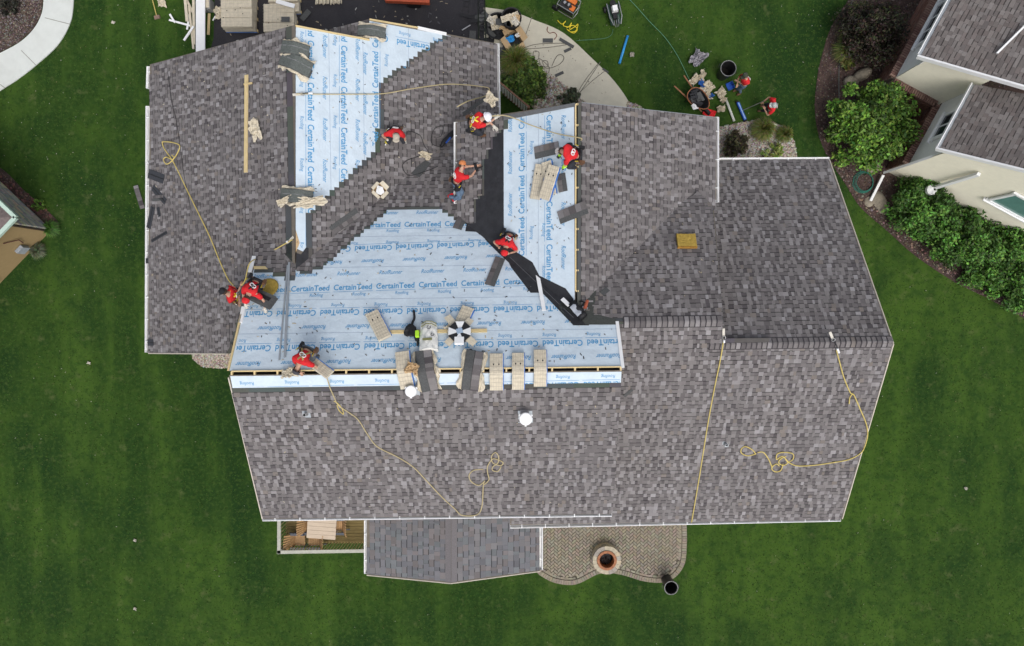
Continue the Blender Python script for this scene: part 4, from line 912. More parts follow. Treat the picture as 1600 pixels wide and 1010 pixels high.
# ================================================================ PEOPLE
def oh(pl, px, py, h=0.0):
    """world point seen at the pixel, h metres straight above the surface"""
    q = Plane(pl.p + Vector((0, 0, h)), pl.d.x, pl.d.y, pl.k); return q.on(px, py)
def ik(a, b, l1, l2, pole):
    d = b - a; L = d.length; mx = (l1 + l2) * .985
    if L > mx: b = a + d * (mx / L); d = b - a; L = mx
    x = (l1 * l1 - l2 * l2 + L * L) / (2 * L); h = math.sqrt(max(0, l1 * l1 - x * x)); n = d.normalized(); p = Vector(pole) - n * n.dot(Vector(pole))
    p = p.normalized() if p.length > 1e-4 else n.orthogonal(); return a + n * x + p * h, b
def skinned(name, chains, m, parent, L, extra=None, sub=1):
    me = bpy.data.meshes.new(name); vs = []; es = []; rs = []; key = {}
    for ch in chains:
        prev = None
        for p, r in ch:
            k = tuple(round(c, 4) for c in p)
            if k not in key: key[k] = len(vs); vs.append(tuple(L.inverted() @ Vector(p))); rs.append(r)
            i = key[k]
            if prev is not None and prev != i: es.append((prev, i))
            prev = i
    me.from_pydata(vs, es, []); o = bpy.data.objects.new(name, me); C.objects.link(o)
    sk = o.modifiers.new('s', 'SKIN'); sk.use_smooth_shade = True
    for i, r in enumerate(rs): d = me.skin_vertices[0].data[i]; d.radius = (r, r) if not isinstance(r, tuple) else r
    me.skin_vertices[0].data[0].use_root = True
    ss = o.modifiers.new('b', 'SUBSURF'); ss.levels = sub; ss.render_levels = sub
    dg = bpy.context.evaluated_depsgraph_get(); dg.update(); m2 = bpy.data.meshes.new_from_object(o.evaluated_get(dg))
    o.modifiers.clear(); o.data = m2; m2.name = name; m2.materials.clear(); m2.materials.append(m)
    if extra:
        bm = bmesh.new(); bm.from_mesh(m2); I = L.inverted(); vv = [bm.verts.new(I @ Vector(q)) for q in extra.v]
        for f in extra.f:
            try: fc = bm.faces.new([vv[i] for i in f]); fc.smooth = True
            except ValueError: pass
        bm.to_mesh(m2); bm.free()
    o.parent = parent; return o
def hand(mb, w, d, up, side=1, s=1.0):
    """palm, four fingers and a thumb at wrist w pointing along d"""
    d = d.normalized(); up = (up - d * up.dot(d)).normalized(); y = up.cross(d); M = Matrix((d, y, up)).transposed().to_4x4(); M.translation = w
    mb.ball((.045 * s, 0, 0), (.055 * s, .042 * s, .018 * s), 8, 6, M=M)
    for k, l in enumerate((.070, .082, .076, .060)):
        yy = (-.03 + k * .02) * s; pts = [M @ Vector(q) for q in ((.08 * s, yy, 0), ((.08 + l * .5) * s, yy * 1.1, .0), ((.08 + l * .85) * s, yy * 1.1, -.02 * s), ((.08 + l) * s, yy * 1.1, -.04 * s))]
        mb.tube(pts, [.010 * s, .0095 * s, .008 * s, .006 * s], 6)
    mb.tube([M @ Vector(q) for q in ((.02 * s, side * .035 * s, 0), (.055 * s, side * .07 * s, -.01 * s), (.085 * s, side * .075 * s, -.02 * s))], [.013 * s, .011 * s, .008 * s], 6)
SHIRT_EMB = mat('white_print', (.75, .73, .72), .8, .05)
def person(pl, pel, chest, head, hands, feet, lab, hat='cap', hatc=None, trou=None, glove=None, sleeve=None, elbows=None, knees=None, look=None, harness=False, belt=True, boots=None, hair=(.05, .03, .02), strap=None, brimdir=None):
    """every joint: (px, py, height above the surface)"""
    J = lambda q: oh(pl, *q)
    pelv = J(pel); cd = (J(chest) - pelv).normalized(); ch = pelv + cd * .44; hd0 = J(head); hdv = (hd0 - ch).normalized(); nk = ch + (hdv * .5 + cd * .5).normalized() * .10; hd = nk + hdv * .15
    g0 = Vector((pelv.x, pelv.y, pl.z(pelv.x, pelv.y))); fwd = Vector(look or (1, 0, 0)).normalized()
    o = T('person', lab, 'person', upframe(g0, g0 + Vector((fwd.x, fwd.y, 0)))); L = o.matrix_basis.copy()
    side = cd.cross(fwd); side = -side.normalized() if side.length > .2 else Vector((-fwd.y, fwd.x, 0))   # towards the left hand
    if side.dot(Vector((-fwd.y, fwd.x, 0))) < 0: side = -side
    sl, sr = ch + side * .18 - cd * .02, ch - side * .18 - cd * .02; hl, hr = pelv + side * .09, pelv - side * .09
    eb = elbows or (side * .6 + Vector((0, 0, -.3)), -side * .6 + Vector((0, 0, -.3)))
    el, wl = ik(sl, J(hands[0]), .29, .27, Vector(eb[0])); er, wr_ = ik(sr, J(hands[1]), .29, .27, Vector(eb[1]))
    kp = knees or (fwd + side * .35 + Vector((0, 0, .3)), fwd - side * .35 + Vector((0, 0, .3)))
    kl, al = ik(hl, J(feet[0]), .43, .42, Vector(kp[0])); kr, ar = ik(hr, J(feet[1]), .43, .42, Vector(kp[1]))
    def toe(a):
        t = a + fwd * .17; t.z = max(pl.z(t.x, t.y) + .03, a.z - .08); h = a.copy(); h.z = a.z - .035; return h, t
    (tl0, tl), (tr0, tr) = toe(al), toe(ar)
    ex_ = MB()
    if not glove: hand(ex_, wl, wl - el, Vector((0, 0, 1)), -1); hand(ex_, wr_, wr_ - er, Vector((0, 0, 1)), 1)
    fdir = (fwd - hdv * fwd.dot(hdv)).normalized(); ex_.ball(tuple(hd + fdir * .098 - hdv * .005), (.014, .014, .02), 6, 5)      # nose
    for s_ in (-1, 1): ex_.ball(tuple(hd + side * s_ * .082), (.014, .02, .03), 6, 5)
    skinned('body', [[(pelv, .11), (pelv + cd * .22, .095), (ch, .085), (nk, .05), (hd - hdv * .03, .078), (hd + hdv * .05, .072)], [(ch, .085), (sl, .05), (el, .042), (wl, .03)], [(ch, .085), (sr, .05), (er, .042), (wr_, .03)],
                     [(pelv, .11), (hl, .08), (kl, .055), (al, .04)], [(pelv, .11), (hr, .08), (kr, .055), (ar, .04)]], M_SKIN, o, L, ex_)
    skinned('shirt', [[(pelv + cd * .08, .15), (pelv + cd * .24, (.155, .15)), (ch - cd * .02, .165), (nk - hdv * .03, .095)], [(ch - cd * .02, .165), (sl, .095), (sl.lerp(el, .75), .07)], [(ch - cd * .02, .165), (sr, .095), (sr.lerp(er, .75), .07)]], M_RED, o, L)
    tm = trou or M_JEAN
    skinned('trousers', [[(pelv + cd * .06, .145), (pelv, .14)], [(pelv, .14), (hl, .105), (kl, .076), (al, .058)], [(pelv, .14), (hr, .105), (kr, .076), (ar, .058)]], tm, o, L)
    for a, b in ((tl0, tl), (tr0, tr)): skinned('boot', [[(a + Vector((0, 0, .05)), .055), (a, .052), (a.lerp(b, .6), .05), (b, .04)]], boots or M_LEATH, o, L)
    if glove:
        for w_, e_, s_ in ((wl, el, -1), (wr_, er, 1)): mb = MB(); hand(mb, w_ - (w_ - e_).normalized() * .02, w_ - e_, Vector((0, 0, 1)), s_, 1.18); mb.tube([w_ - (w_ - e_).normalized() * .05, w_ + (w_ - e_).normalized() * .03], .04, 8); mb.build('glove', glove, o, True, local=L)
    if sleeve:
        for s_, e_, w_ in ((sl, el, wl), (sr, er, wr_)): MB().tube([e_, e_.lerp(w_, .5), w_], [.056, .05, .042], 10).build('sleeve', sleeve, o, True, local=L)
    # head gear
    y_ = hdv.cross(fdir); M = Matrix((fdir, y_, hdv)).transposed().to_4x4(); M.translation = hd
    if hat == 'helmet':
        mb = MB(); mb.lathe([(.135, .02), (.128, .05), (.12, .09), (.09, .135), (.05, .155), (.005, .162)], 18, cap0=False, M=M); mb.lathe([(.15, .02), (.128, .035)], 18, cap0=False, cap1=False, M=M)
        for k in (-1, 0, 1): mb.tube([M @ Vector((x, k * .035, z)) for x, z in ((-.1, .10), (-.04, .153), (.04, .153), (.1, .10))], .008, 5)
        mb.box((.15, 0, .025), (.07, .15, .01), M=M); mb.build('helmet', hatc, o, True, local=L)
    else:
        bc = MB(); c_ = MB(); c_.lathe([(.105, .0), (.108, .03), (.102, .07), (.075, .11), (.035, .128), (.004, .132)], 16, cap0=False, M=M); c_.build('cap', hatc, o, True, local=L)
        bc.grid(lambda u, v: ((.08 + v * .10) * math.cos((u - .5) * 1.5) + .01, (.11) * math.sin((u - .5) * 2.0), .015 - .02 * v), 8, 2, thick=.006, M=M); bc.build('cap_brim', hatc, o, local=L)
        MB().ball(tuple(M @ Vector((-.02, 0, -.01))), (.1, .1, .06), 10, 6).build('hair', mat('dark_hair', hair, .8), o, True, local=L)
        MB().ball((0, 0, .135), (.008, .008, .005), 6, 4, M=M).build('cap_button', M_WHITE, o, local=L)
    for s_ in (-1, 1): MB().ball(tuple(hd + fdir * .09 + y_ * s_ * .032 + hdv * .022), .009, 6, 5).build('eye', mat('eye_dark', (.02, .02, .02), .2), o, local=L)
    # back print
    bk = side.cross(cd).normalized()
    if bk.dot(fwd) > 0: bk = -bk
    Mb = Matrix((side, cd, bk)).transposed().to_4x4(); Mb.translation = ch - cd * .10 + bk * .18; mb = MB()
    def rim(cx_, cy_, r): mb.tube([Mb @ Vector((cx_ + r * math.cos(t * .5236), cy_ + r * math.sin(t * .5236), -.012)) for t in range(12)], .014, 4, closed=True)
    rim(.035, .01, .05); rim(-.035, -.02, .05); rim(0, .02, .025); mb.build('back_print', SHIRT_EMB, o, local=L)
    if belt:
        mb = MB(); q = pelv + cd * .07; mb.tube([q + side * math.cos(t * .3927) * .155 + bk * math.sin(t * .3927) * .15 for t in range(16)], .026, 6, closed=True); mb.build('tool_belt', M_BLACK, o, local=L)
        for s_ in (-1, 1):
            c = q + side * s_ * .2 + bk * .03; Mq = Matrix((side, cd, bk)).transposed().to_4x4(); Mq.translation = c - cd * .08; MB().box((0, 0, 0), (.10, .20, .17), M=Mq, taper=.8).build('pouch', M_BLACK if s_ < 0 else M_LEATH, o, local=L)
            for j in range(3): MB().tube([Mq @ Vector((s_ * .01 + (j - 1) * .03, .08, .02 * j)), Mq @ Vector((s_ * .03 + (j - 1) * .035, .19, .03 * j))], .011, 5).build('tool', M_STEEL if j else M_YEL, o, local=L)
    if harness:
        hm = strap or M_YEL; K_ = ch - cd * .06 + bk * .185
        for a in (sl, sr):
            s0 = a.lerp(ch, .35) + cd * .07 + bk * .02; MB().bar(s0, K_, .045, .012, up=bk).build('harness_strap', hm, o, local=L)
        for s_ in (-1, 1): MB().bar(K_, pelv + cd * .1 + side * s_ * .14 + bk * .09, .045, .012, up=bk).build('harness_strap', hm, o, local=L)
        MB().lathe([(.022, 0), (.04, 0), (.04, .012), (.022, .012)], 12, M=Matrix.Translation(K_) @ Mb.to_3x3().to_4x4(), cap0=False, cap1=False).build('d_ring', M_STEEL, o, local=L)
    return o
m_tanc = mat('tan_cap', (.45, .40, .32), .85, .12); m_grayc = mat('grey_cap', (.28, .28, .28), .85, .35, 30); m_orc = mat('orange_cap', (.62, .22, .08), .8, .2, 12)
m_blkc = mat('black_cap', (.02, .02, .024), .85); m_hel = mat('white_helmet', (.8, .8, .84), .3, .05); m_neon = mat('neon_sleeve', (.45, .8, .04), .8, .1); m_wg = mat('white_glove', (.6, .57, .5), .9, .2, 30)
m_olive = mat('olive_cap', (.05, .06, .04), .85, .2); m_patt = mat('patterned_cap', (.45, .5, .48), .85, .6, 26)
S_, N_, E_, W_ = (0, -1, 0), (0, 1, 0), (1, 0, 0), (-1, 0, 0)
person(E1, (617, 204, .42), (618, 209, .80), (619, 213, 1.05), [(633, 221, .35), (606, 219, .35)], [(628, 208, .1), (606, 208, .1)], 'worker in red shirt and tan cap kneeling on the shingles beside the felt edge', hatc=m_tanc, look=S_, trou=M_DKCL, glove=m_wg, knees=(Vector((.4, -1, -.2)), Vector((-.4, -1, -.2))))
person(NW, (735, 194, .45), (752, 187, .66), (765, 181, .70), [(778, 203, .10), (783, 180, .18)], [(751, 212, .08), (737, 208, .08)], 'worker in white hard hat and yellow harness bending over the upper roof edge', hat='helmet', hatc=m_hel, look=E_, harness=True, glove=m_wg, trou=M_DKCL)
person(NW, (712, 287, .30), (718, 274, .48), (721, 262, .55), [(744, 259, .15), (744, 265, .15)], [(708, 313, .09), (701, 307, .09)], 'worker in orange cap and jeans crouched laying shingles against the black membrane', hatc=m_orc, look=(1, .55, 0), boots=M_RED, knees=(Vector((1, -.8, .1)), Vector((1, -.8, .1))))
person(NW, (906, 243, .55), (894, 241, .78), (883, 238, .84), [(878, 266, .28), (868, 250, .28)], [(900, 262, .08), (893, 226, .08)], 'worker with fluorescent sleeves and grey cap leaning over paper wrapped bundles', hatc=m_grayc, look=W_, sleeve=m_neon, trou=M_DKCL, glove=M_BLACK)
person(N, (797, 367, .40), (792, 381, .50), (789, 393, .48), [(796, 396, .1), (779, 386, .1)], [(803, 353, .09), (796, 356, .09)], 'worker in red shirt crouched in the black valley next to the white strip', hatc=M_RED, look=(-.3, -1, 0), boots=M_RED, harness=True, strap=M_BLACK)
person(W, (368, 463, .75), (360, 461, 1.15), (350, 456, 1.38), [(376, 447, .85), (374, 471, .9)], [(371, 455, .1), (371, 470, .1)], 'worker in red shirt and dark cap standing left of the pair at the roof rake', hatc=m_blkc, look=W_, harness=True, trou=M_DKCL)
person(N, (401, 439, .75), (389, 459, .90), (382, 474, .85), [(414, 483, .22), (384, 480, .3)], [(410, 440, .1), (397, 434, .1)], 'worker with black back straps bending right of the pair, gloved hand on shingles', hatc=M_RED, look=(-.5, -1, 0), harness=True, strap=M_BLACK, glove=m_wg, trou=M_DKCL)
person(N, (482, 546, .72), (473, 560, .82), (466, 574, .74), [(492, 575, .28), (470, 583, .25)], [(497, 556, .1), (480, 545, .1)], 'worker in dark grey cap stooping over the ridge with a paper wrapped bundle', hatc=mat('charcoal_cap', (.06, .06, .07), .85), look=(-.4, -1, 0), trou=mat('grey_cloth', (.14, .16, .18), .9), harness=True, strap=mat('tan_strap', (.35, .25, .1), .8))
person(GROUND, (1162, 132, .92), (1165, 124, 1.34), (1164, 118, 1.58), [(1152, 127, .95), (1152, 132, .85)], [(1151, 140, .08), (1157, 146, .08)], 'worker on the lawn beside the black bin holding a blue dustpan', hatc=m_olive, look=(-1, -.5, 0), belt=False)
person(GROUND, (1203, 168, .95), (1208, 165, 1.38), (1210, 165, 1.62), [(1195, 171, 1.1), (1193, 159, 1.0)], [(1190, 173, .08), (1194, 165, .08)], 'worker on the lawn pushing the long blue magnetic sweeper', hatc=m_patt, look=W_, belt=False, trou=M_DKCL)
# ================================================================ ROOF ITEMS
def bent(mb, L, Wd, z0, z1, bend, x0=0, y0=0, col=None, seg=12, curl=0, wob=.004):
    """slab of length L folded over x = 0 with slope bend on both sides"""
    def zz(x): return -bend * (math.sqrt(x * x + .012) - .11) + curl * x * x
    vs = []; fs = []
    for i in range(seg + 1):
        x = -L / 2 + L * i / seg; b = zz(x)
        for y, z in ((-Wd / 2, z0), (Wd / 2, z0), (Wd / 2, z1 - .012), (Wd / 2 - .02, z1), (-Wd / 2 + .02, z1), (-Wd / 2, z1 - .012)): vs.append((x0 + x, y0 + y + R.uniform(-wob, wob), b + z + R.uniform(-wob, wob)))
    for i in range(seg):
        for k in range(6): a = i * 6 + k; c = i * 6 + (k + 1) % 6; fs.append((a, a + 6, c + 6, c))
    fs += [tuple(range(6)), tuple(seg * 6 + k for k in range(5, -1, -1))]
    mb.add(vs, fs, col); return mb
def bundle(M, lab, L=1.0, Wd=.35, h=.11, bend=0.0, group='wrapped shingle bundles', dots=True, blue=True):
    o = T('shingle_bundle', lab, 'shingle bundle', M, group); bent(MB(), L, Wd, .0, h, bend).build('wrapper', M_PAPER, o)
    zz = lambda x: -bend * (math.sqrt(x * x + .012) - .11)
    mb = MB()
    for k in range(1, 9):
        x = -L / 2 + L * k / 9; mb.box((x, 0, zz(x) + h + .005), (.008, Wd * .93, .003))
    for k in range(-2, 3): mb2 = [mb.bar((-L / 2 + L * j / 6, k * Wd / 5.2, zz(-L / 2 + L * j / 6) + h + .005), (-L / 2 + L * (j + 1) / 6, k * Wd / 5.2, zz(-L / 2 + L * (j + 1) / 6) + h + .005), .006, .003) for j in range(6)]
    mb.build('printed_grid', M_LINES, o, kind='stuff')
    if dots:
        for s_ in (-1, 1): x = -L * .22; MB().box((x, s_ * Wd * .2, zz(x) + h + .007), (.045, .035, .004)).build('printed_mark', M_BLACK, o)
    if blue: bent(MB(), L, .02, .02, h * .9, bend, y0=Wd / 2 + .008).build('blue_print_edge', M_BLUEP, o)
    return o
def cfr(plc, plo, dirp):    # frame on the ridge: world z up, x towards dirp
    return upframe(plc, dirp)
def ridgeM(px, py, dx, dy, z=9.62, lift=.02): c = P(px, py, z); c.z += lift; return upframe(c, P(px + dx, py + dy, z))
for px, py, w_, lab in ((775.5, 578, .36, 'paper wrapped bundle over the main ridge, leftmost of three in a row'), (809.5, 577, .33, 'paper wrapped bundle over the main ridge, middle one of three in a row'), (844, 572, .34, 'paper wrapped bundle over the main ridge, rightmost of three in a row')):
    bundle(ridgeM(px, py + 4, 0.01, 10), lab, 1.0, w_, .12, .52)
bundle(ridgeM(632, 579, 1.5, 10), 'torn paper wrapped bundle over the ridge at the left of the opened bundles', 1.02, .38, .13, .5, dots=False)
bundle(N.frame((592, 511), (612, 550), .03), 'paper wrapped bundle lying slanted left of the black harness bag', .92, .38, .11)
bundle(N.frame((722, 505), (700, 552), .03), 'paper wrapped bundle half under the checkered box', .95, .36, .1, dots=False)
def openbundle(M, lab, L=1.05, Wd=.36, bend=.5, seed=1, h=.1, paper=True, group=None, dark=False):
    R.seed(seed); o = T('opened_bundle', lab, 'shingle bundle', M, group)
    for k in range(4):
        bent(MB(), L, Wd * .52, .02 + k * .025, .042 + k * .025, bend, x0=R.uniform(-.02, .02), y0=-Wd * .24 + R.uniform(-.01, .01), wob=.002).build('shingle', mat('headlap_dark', (.085, .088, .088), .9, .25, 25), o)
    mb = MB(); x = -L / 2; z = lambda x: -bend * (math.sqrt(x * x + .012) - .11)
    if dark:
        bent(MB(), L, Wd * .96, h + .012, h + .03, bend).build('shingle', mat('headlap_green', (.10, .112, .105), .9, .3, 30), o); bent(MB(), L * .98, .03, h + .03, h + .034, bend, y0=Wd * .1).build('sealant_strip', mat('sealant_grey', (.17, .18, .18), .8), o); x = 9
    while x < L / 2 - .02:
        l = min(R.uniform(.1, .2), L / 2 - x); c = scol(); b_ = bent  # tabs of the top shingle
        a, b = x, x + l
        mb.add([(a, .01, z(a) + h + .03), (b, .01, z(b) + h + .03), (b, Wd * .48, z(b) + h + .028), (a, Wd * .48, z(a) + h + .028), (a, .01, z(a) + .02), (b, .01, z(b) + .02), (b, Wd * .48, z(b) + .02), (a, Wd * .48, z(a) + .02)], [(0, 1, 2, 3), (5, 4, 7, 6), (0, 4, 5, 1), (2, 6, 7, 3), (1, 5, 6, 2), (3, 7, 4, 0)], c); x += l
    if mb.f: mb.build('tabs', M_SH, o)
    if paper:
        for s_ in (-1, 1):
            n_ = R.uniform(0, 9)
            mb = MB().grid(lambda u, v: ((u - .5) * L * 1.02 + .05 * noise.noise(Vector((u * 4, v * 3, n_))), s_ * (Wd / 2 + v * (.03 + .26 * abs(noise.noise(Vector((u * 3, n_, 0)))))), z((u - .5) * L) + .05 + .05 * math.sin(v * 2.6) + .06 * noise.noise(Vector((u * 7, v * 5, n_))) - v * .05), 16, 5, thick=.004)
            mb.build('wrapper', M_PAPER, o)
    return o
openbundle(ridgeM(666, 580, 1.8, 10), 'opened bundle with dark shingles showing, over the ridge below the white bag', 1.1, .46, .5, 3)
openbundle(ridgeM(738, 580, -1.4, 10), 'opened bundle with dark shingles over the ridge, left of the three in a row', 1.08, .46, .5, 4)
wgM = lambda px, py, dx, dy, z=7.95: ridgeM(px, py, dx, dy, z, .03)
openbundle(wgM(461, 77, 10, 2.2), 'upper of the two opened bundles on the garage ridge near the top', .82, .36, .5, 5, dark=True); openbundle(wgM(462, 99, 10, 4.5), 'lower of the two opened bundles on the garage ridge near the top', .95, .44, .5, 6, dark=True)
openbundle(wgM(463, 307, 10, 1), 'opened bundle draped across the garage ridge with long torn paper flaps', .95, .40, .5, 8, dark=True)
openbundle(ridgeM(581, 50, 10, 1, 6.8, .04), 'opened bundle over the small front garage gable', .85, .32, .45, 9, dark=True)
R.seed(77)
def paper(M, lab, w_, l_, cat='wrapping paper', seed=0, m=None, hgt=.12, group=None, name='torn_paper'):
    """a crumpled sheet with an uneven outline and real folds"""
    def f(u, v):
        a = (u - .5); b = (v - .5); k = 1 + .5 * noise.noise(Vector((u * 2.3, v * 2.3, seed + 5)))
        return (a * w_ * k + .12 * w_ * noise.noise(Vector((v * 4, seed, 1))), b * l_ * k + .12 * l_ * noise.noise(Vector((u * 4, seed, 2))), .03 + hgt * abs(noise.noise(Vector((u * 3.7, v * 3.7, seed)))) + hgt * .5 * noise.noise(Vector((u * 9, v * 9, seed))) + hgt * .3)
    o = MB().grid(f, 16, 16, thick=.006).build(name, m or M_PAPER, M=M); return tag(o, lab, cat, group)
paper(W.frame((402, 205), (412, 199), .01), 'crumpled tan paper with a dark print lying next to the long timber', .38, .62, seed=1)
paper(wgM(484, 316, 1, 10), 'long torn paper strip hanging over the garage felt edge', .28, .8, seed=2, hgt=.1); paper(wgM(447, 314, 10, -4), 'torn paper strip on the left of the garage ridge bundle', .5, .2, seed=3, hgt=.1)
paper(E1.frame((663, 244), (672, 246), .02), 'knotted tan paper scrap by the dark toolbag on the shingles', .4, .22, seed=4); paper(NW.frame((771, 158), (779, 165), .1), 'torn paper scrap caught at the top of the garage gutter', .42, .3, seed=5)
paper(N.frame((707, 512), (716, 505), .03), 'paper flap spread under the checkered box on its left', .4, .25, seed=6, hgt=.05)
paper(ridgeM(645, 575, 10, 3, 9.75), 'brown torn paper between the bundles at the ridge, above the capped vent', .35, .3, seed=8, m=M_CARD); paper(N.frame((455, 585), (470, 583), .04), 'blue printed torn paper beside the stooping worker at the ridge', .45, .28, seed=9, hgt=.08)
o = T('foam_pad', 'rounded yellow foam cushion under the bending worker', 'foam pad', N.frame((417, 452), (425, 447), .0)); mb = MB(); mb.ball((0, 0, .05), (.36, .32, .07), 18, 8); mb.build('foam', M_FOAM, o, True); MB().ball((-.1, .12, .09), (.2, .12, .06), 12, 6).build('grey_cover', mat('foam_cover', (.3, .3, .28), .9), o, True)
bundle(N.frame((501, 580), (517, 592), .34), 'long tan paper sleeve held over the ridge by the stooping worker', .95, .28, .08, 0, None, dots=False)
paper(N.frame((455, 585), (457, 580), .05), 'small tan scrap of paper at the ridge left of the stooping worker', .3, .2, seed=19, hgt=.08)
# rows of flat pieces ------------------------------------------------------------
def shingle(pl, a, b, wpx, lab, tabs=.5, group='loose shingles', lift=.035, tilt=0, allx=False):
    """a loose laminated shingle lying from pixel a to pixel b"""
    M = pl.frame(a, b, lift); L = pl.dist(a, b); Wd = wpx / 54; o = T('loose_shingle', lab, 'shingle', M, group); mb = MB()
    mb.box((L / 2, -Wd * (.5 - tabs) / 1.0 * .5 + 0, .0), (L, Wd, .008)); mb.build('headlap', mat('slate_back', (.045, .048, .056), .85, .2, 20) if (pl is W and not tabs) else mat('headlap_dark', None), o)
    if pl is W and not tabs: MB().box((L / 2, -Wd * .25, .007), (L, .03, .004)).build('sealant_strip', M_BLACK, o)
    if tabs:
        mb = MB(); x = 0
        while x < L - .02: l = min(R.uniform(.1, .2), L - x); mb.box((x + l / 2, Wd * (.5 - tabs / 2) - Wd * (.5 - tabs) / 2, .008 + R.uniform(0, .003)), (l * .96, Wd * tabs, .008), 0, tuple(q * .8 for q in scol())); x += l
        mb.build('tabs', M_SH, o)
    return o
lsn = 'flat dark shingle piece '
for pl, a, b, w_, lab, t in ((W, (234, 268), (258, 277), 17, lsn + 'against the west gutter, topmost of the scattered pile', .0), (W, (241, 291), (261, 314), 12, lsn + 'slanting in the pile near the west gutter', .0), (W, (240, 311), (257, 309), 10, 'pale grey shingle piece across the pile near the west gutter', .5),
        (W, (242, 325), (235, 358), 13, lsn + 'standing upright in the pile along the west gutter', .0), (W, (249, 324), (252, 338), 8, lsn + 'short, right of the upright one in the west pile', .0), (W, (238, 376), (262, 362), 6, lsn + 'thin and slanting at the bottom of the west pile', .0),
        (W, (232, 533), (241, 533), 12, lsn + 'at the lower left roof corner', .0), (W, (232, 404), (232, 412), 9, lsn + 'overhanging the west gutter alone', .0), (N, (646, 274), (664, 252), 17, lsn + 'leaning below the dark toolbag', .0),
        (E1, (515, 357), (556, 327), 9, lsn + 'long, lying diagonal over the left valley', .0), (E1, (520, 366), (562, 337), 8, 'brown tabbed shingle beside the long diagonal one over the left valley', .9),
        (NW, (836, 240), (874, 231), 19, 'dark shingle with square tabs held under the worker with fluorescent sleeves', .5), (NW, (881, 300), (877, 272), 14, 'flat grey shingle right of the paper wrapped bundles', .5), (NW, (874, 342), (918, 325), 20, 'grey shingle stack draped over the north wing ridge', .6),
        (N, (765, 447), (782, 404), 16, 'dark tabbed shingle lying on the felt left of the crouching worker', .5), (N, (715, 359), (728, 330), 15, 'grey shingle piece at the left corner of the black membrane', .6), (N, (938, 459), (948, 451), 9, lsn + 'small, above the valley roll on the east roof', .0),
        (S1, (974, 618), (987, 607), 5, lsn + 'tiny, by the east end of the exposed ridge', .0), (N, (700, 192), (765, 160), 7, 'long dark strip leaning towards the garage gutter', .0), (E1, (722, 178), (762, 150), 6, lsn + 'thin, pointing to the garage gutter', .0)):
    shingle(pl, a, b, w_, lab, t)
shingle(GROUND, (211, 291), (222, 327), 11, 'grey shingle fallen on the lawn left of the garage wing', .9)
o = T('shingle_stack', 'stack of long grey shingles carried by the bending worker', 'shingles', N.frame((385, 462), (437, 486), .28))
for k in range(5): MB().box((.55 + R.uniform(-.03, .03), R.uniform(-.02, .02), k * .03), (1.05, .36, .02), R.uniform(-.03, .03)).build('shingle', mat('headlap_dark', None), o)
MB().box((.6, .04, .14), (.7, .1, .01)).build('sealant_strip', M_BLACK, o)
for i, (a, b, w_, z, lab) in enumerate((((847, 258), (838, 312), .33, .03, 'leftmost paper bundle of the fan on the north wing felt'), ((858, 255), (866, 306), .30, .13, 'middle paper bundle of the fan on the north wing felt'), ((872, 262), (856, 314), .36, .22, 'topmost paper bundle of the fan, resting across the others'))):
    L = NW.dist(a, b); M = NW.frame(a, b, z); M = M @ Matrix.Translation((L / 2, 0, 0)); bundle(M, lab, L, w_, .09, 0)
# timber and metal strips
def strip(pl, a, b, w_, h, m, name, lab, cat, lift=.03, group=None, z2=None):
    A_ = pl.on(*a, lift); B_ = pl.on(*b, lift if z2 is None else z2); M = upframe(A_, B_) ; o = MB().bar(A_, B_, w_, h, up=pl.n).build(name, m, local=M, M=M); return tag(o, lab, cat, group)
strip(W, (386.5, 118), (385.5, 270), .14, .04, M_WOOD, 'timber_plank', 'long pale timber plank lying on the west slope', 'timber'); strip(W, (384, 133), (396, 131), .05, .04, M_WOOD, 'timber_offcut', 'short yellow offcut nailed across the long timber plank', 'timber', .06)
strip(N, (595, 520), (761, 517.5), .10, .04, M_WOOD, 'toe_board', 'yellow timber toe board on the felt behind the white bag', 'timber')
strip(N, (833, 392), (850, 487), .11, .02, M_WHITE, 'metal_strip', 'white metal strip lying across the black valley', 'metal strip', .05)
strip(N, (453, 412), (446, 560), .06, .03, M_GREYM, 'metal_strip', 'long grey metal strip, upper one of the pair on the blue felt', 'metal strip', .06); strip(N, (450, 416), (437, 564), .04, .02, M_GREYM, 'metal_strip', 'thin grey metal strip fanning left from the pair on the blue felt', 'metal strip', .04)
strip(N, (824, 457), (828, 452), .02, .02, M_BLACK, 'debris', 'short black offcut just left of the valley tip', 'offcut'); strip(N, (862, 353), (876, 371), .015, .01, M_BLACK, 'debris', 'thin black scratch of membrane on the north wing felt', 'offcut')
strip(N, (892, 421), (894, 432), .1, .01, M_WHITE, 'metal_offcut', 'small white metal offcut beside the north wing ridge slot', 'metal strip')
strip(S1, (812, 694), (818, 700), .05, .01, M_BLACK, 'debris', 'small dark chip under the lone capped vent', 'offcut')
# foam pad
o = T('foam_pad', 'square yellow foam pad alone on the east roof', 'foam pad', N.frame((1057, 379), (1085, 379), .03)); mb = MB()
mb.grid(lambda u, v: (u * .56, (v - .5) * .46 * (1 - .06 * math.sin(u * 3.1)), .10 + .012 * noise.noise(Vector((u * 8, v * 8, 1)))), 12, 10, thick=.10); mb.build('foam', M_FOAM, o); MB().box((.28, -.235, .05), (.58, .03, .09)).build('worn_edge', mat('brown_foam', (.3, .16, .03), .95, .3, 14), o)
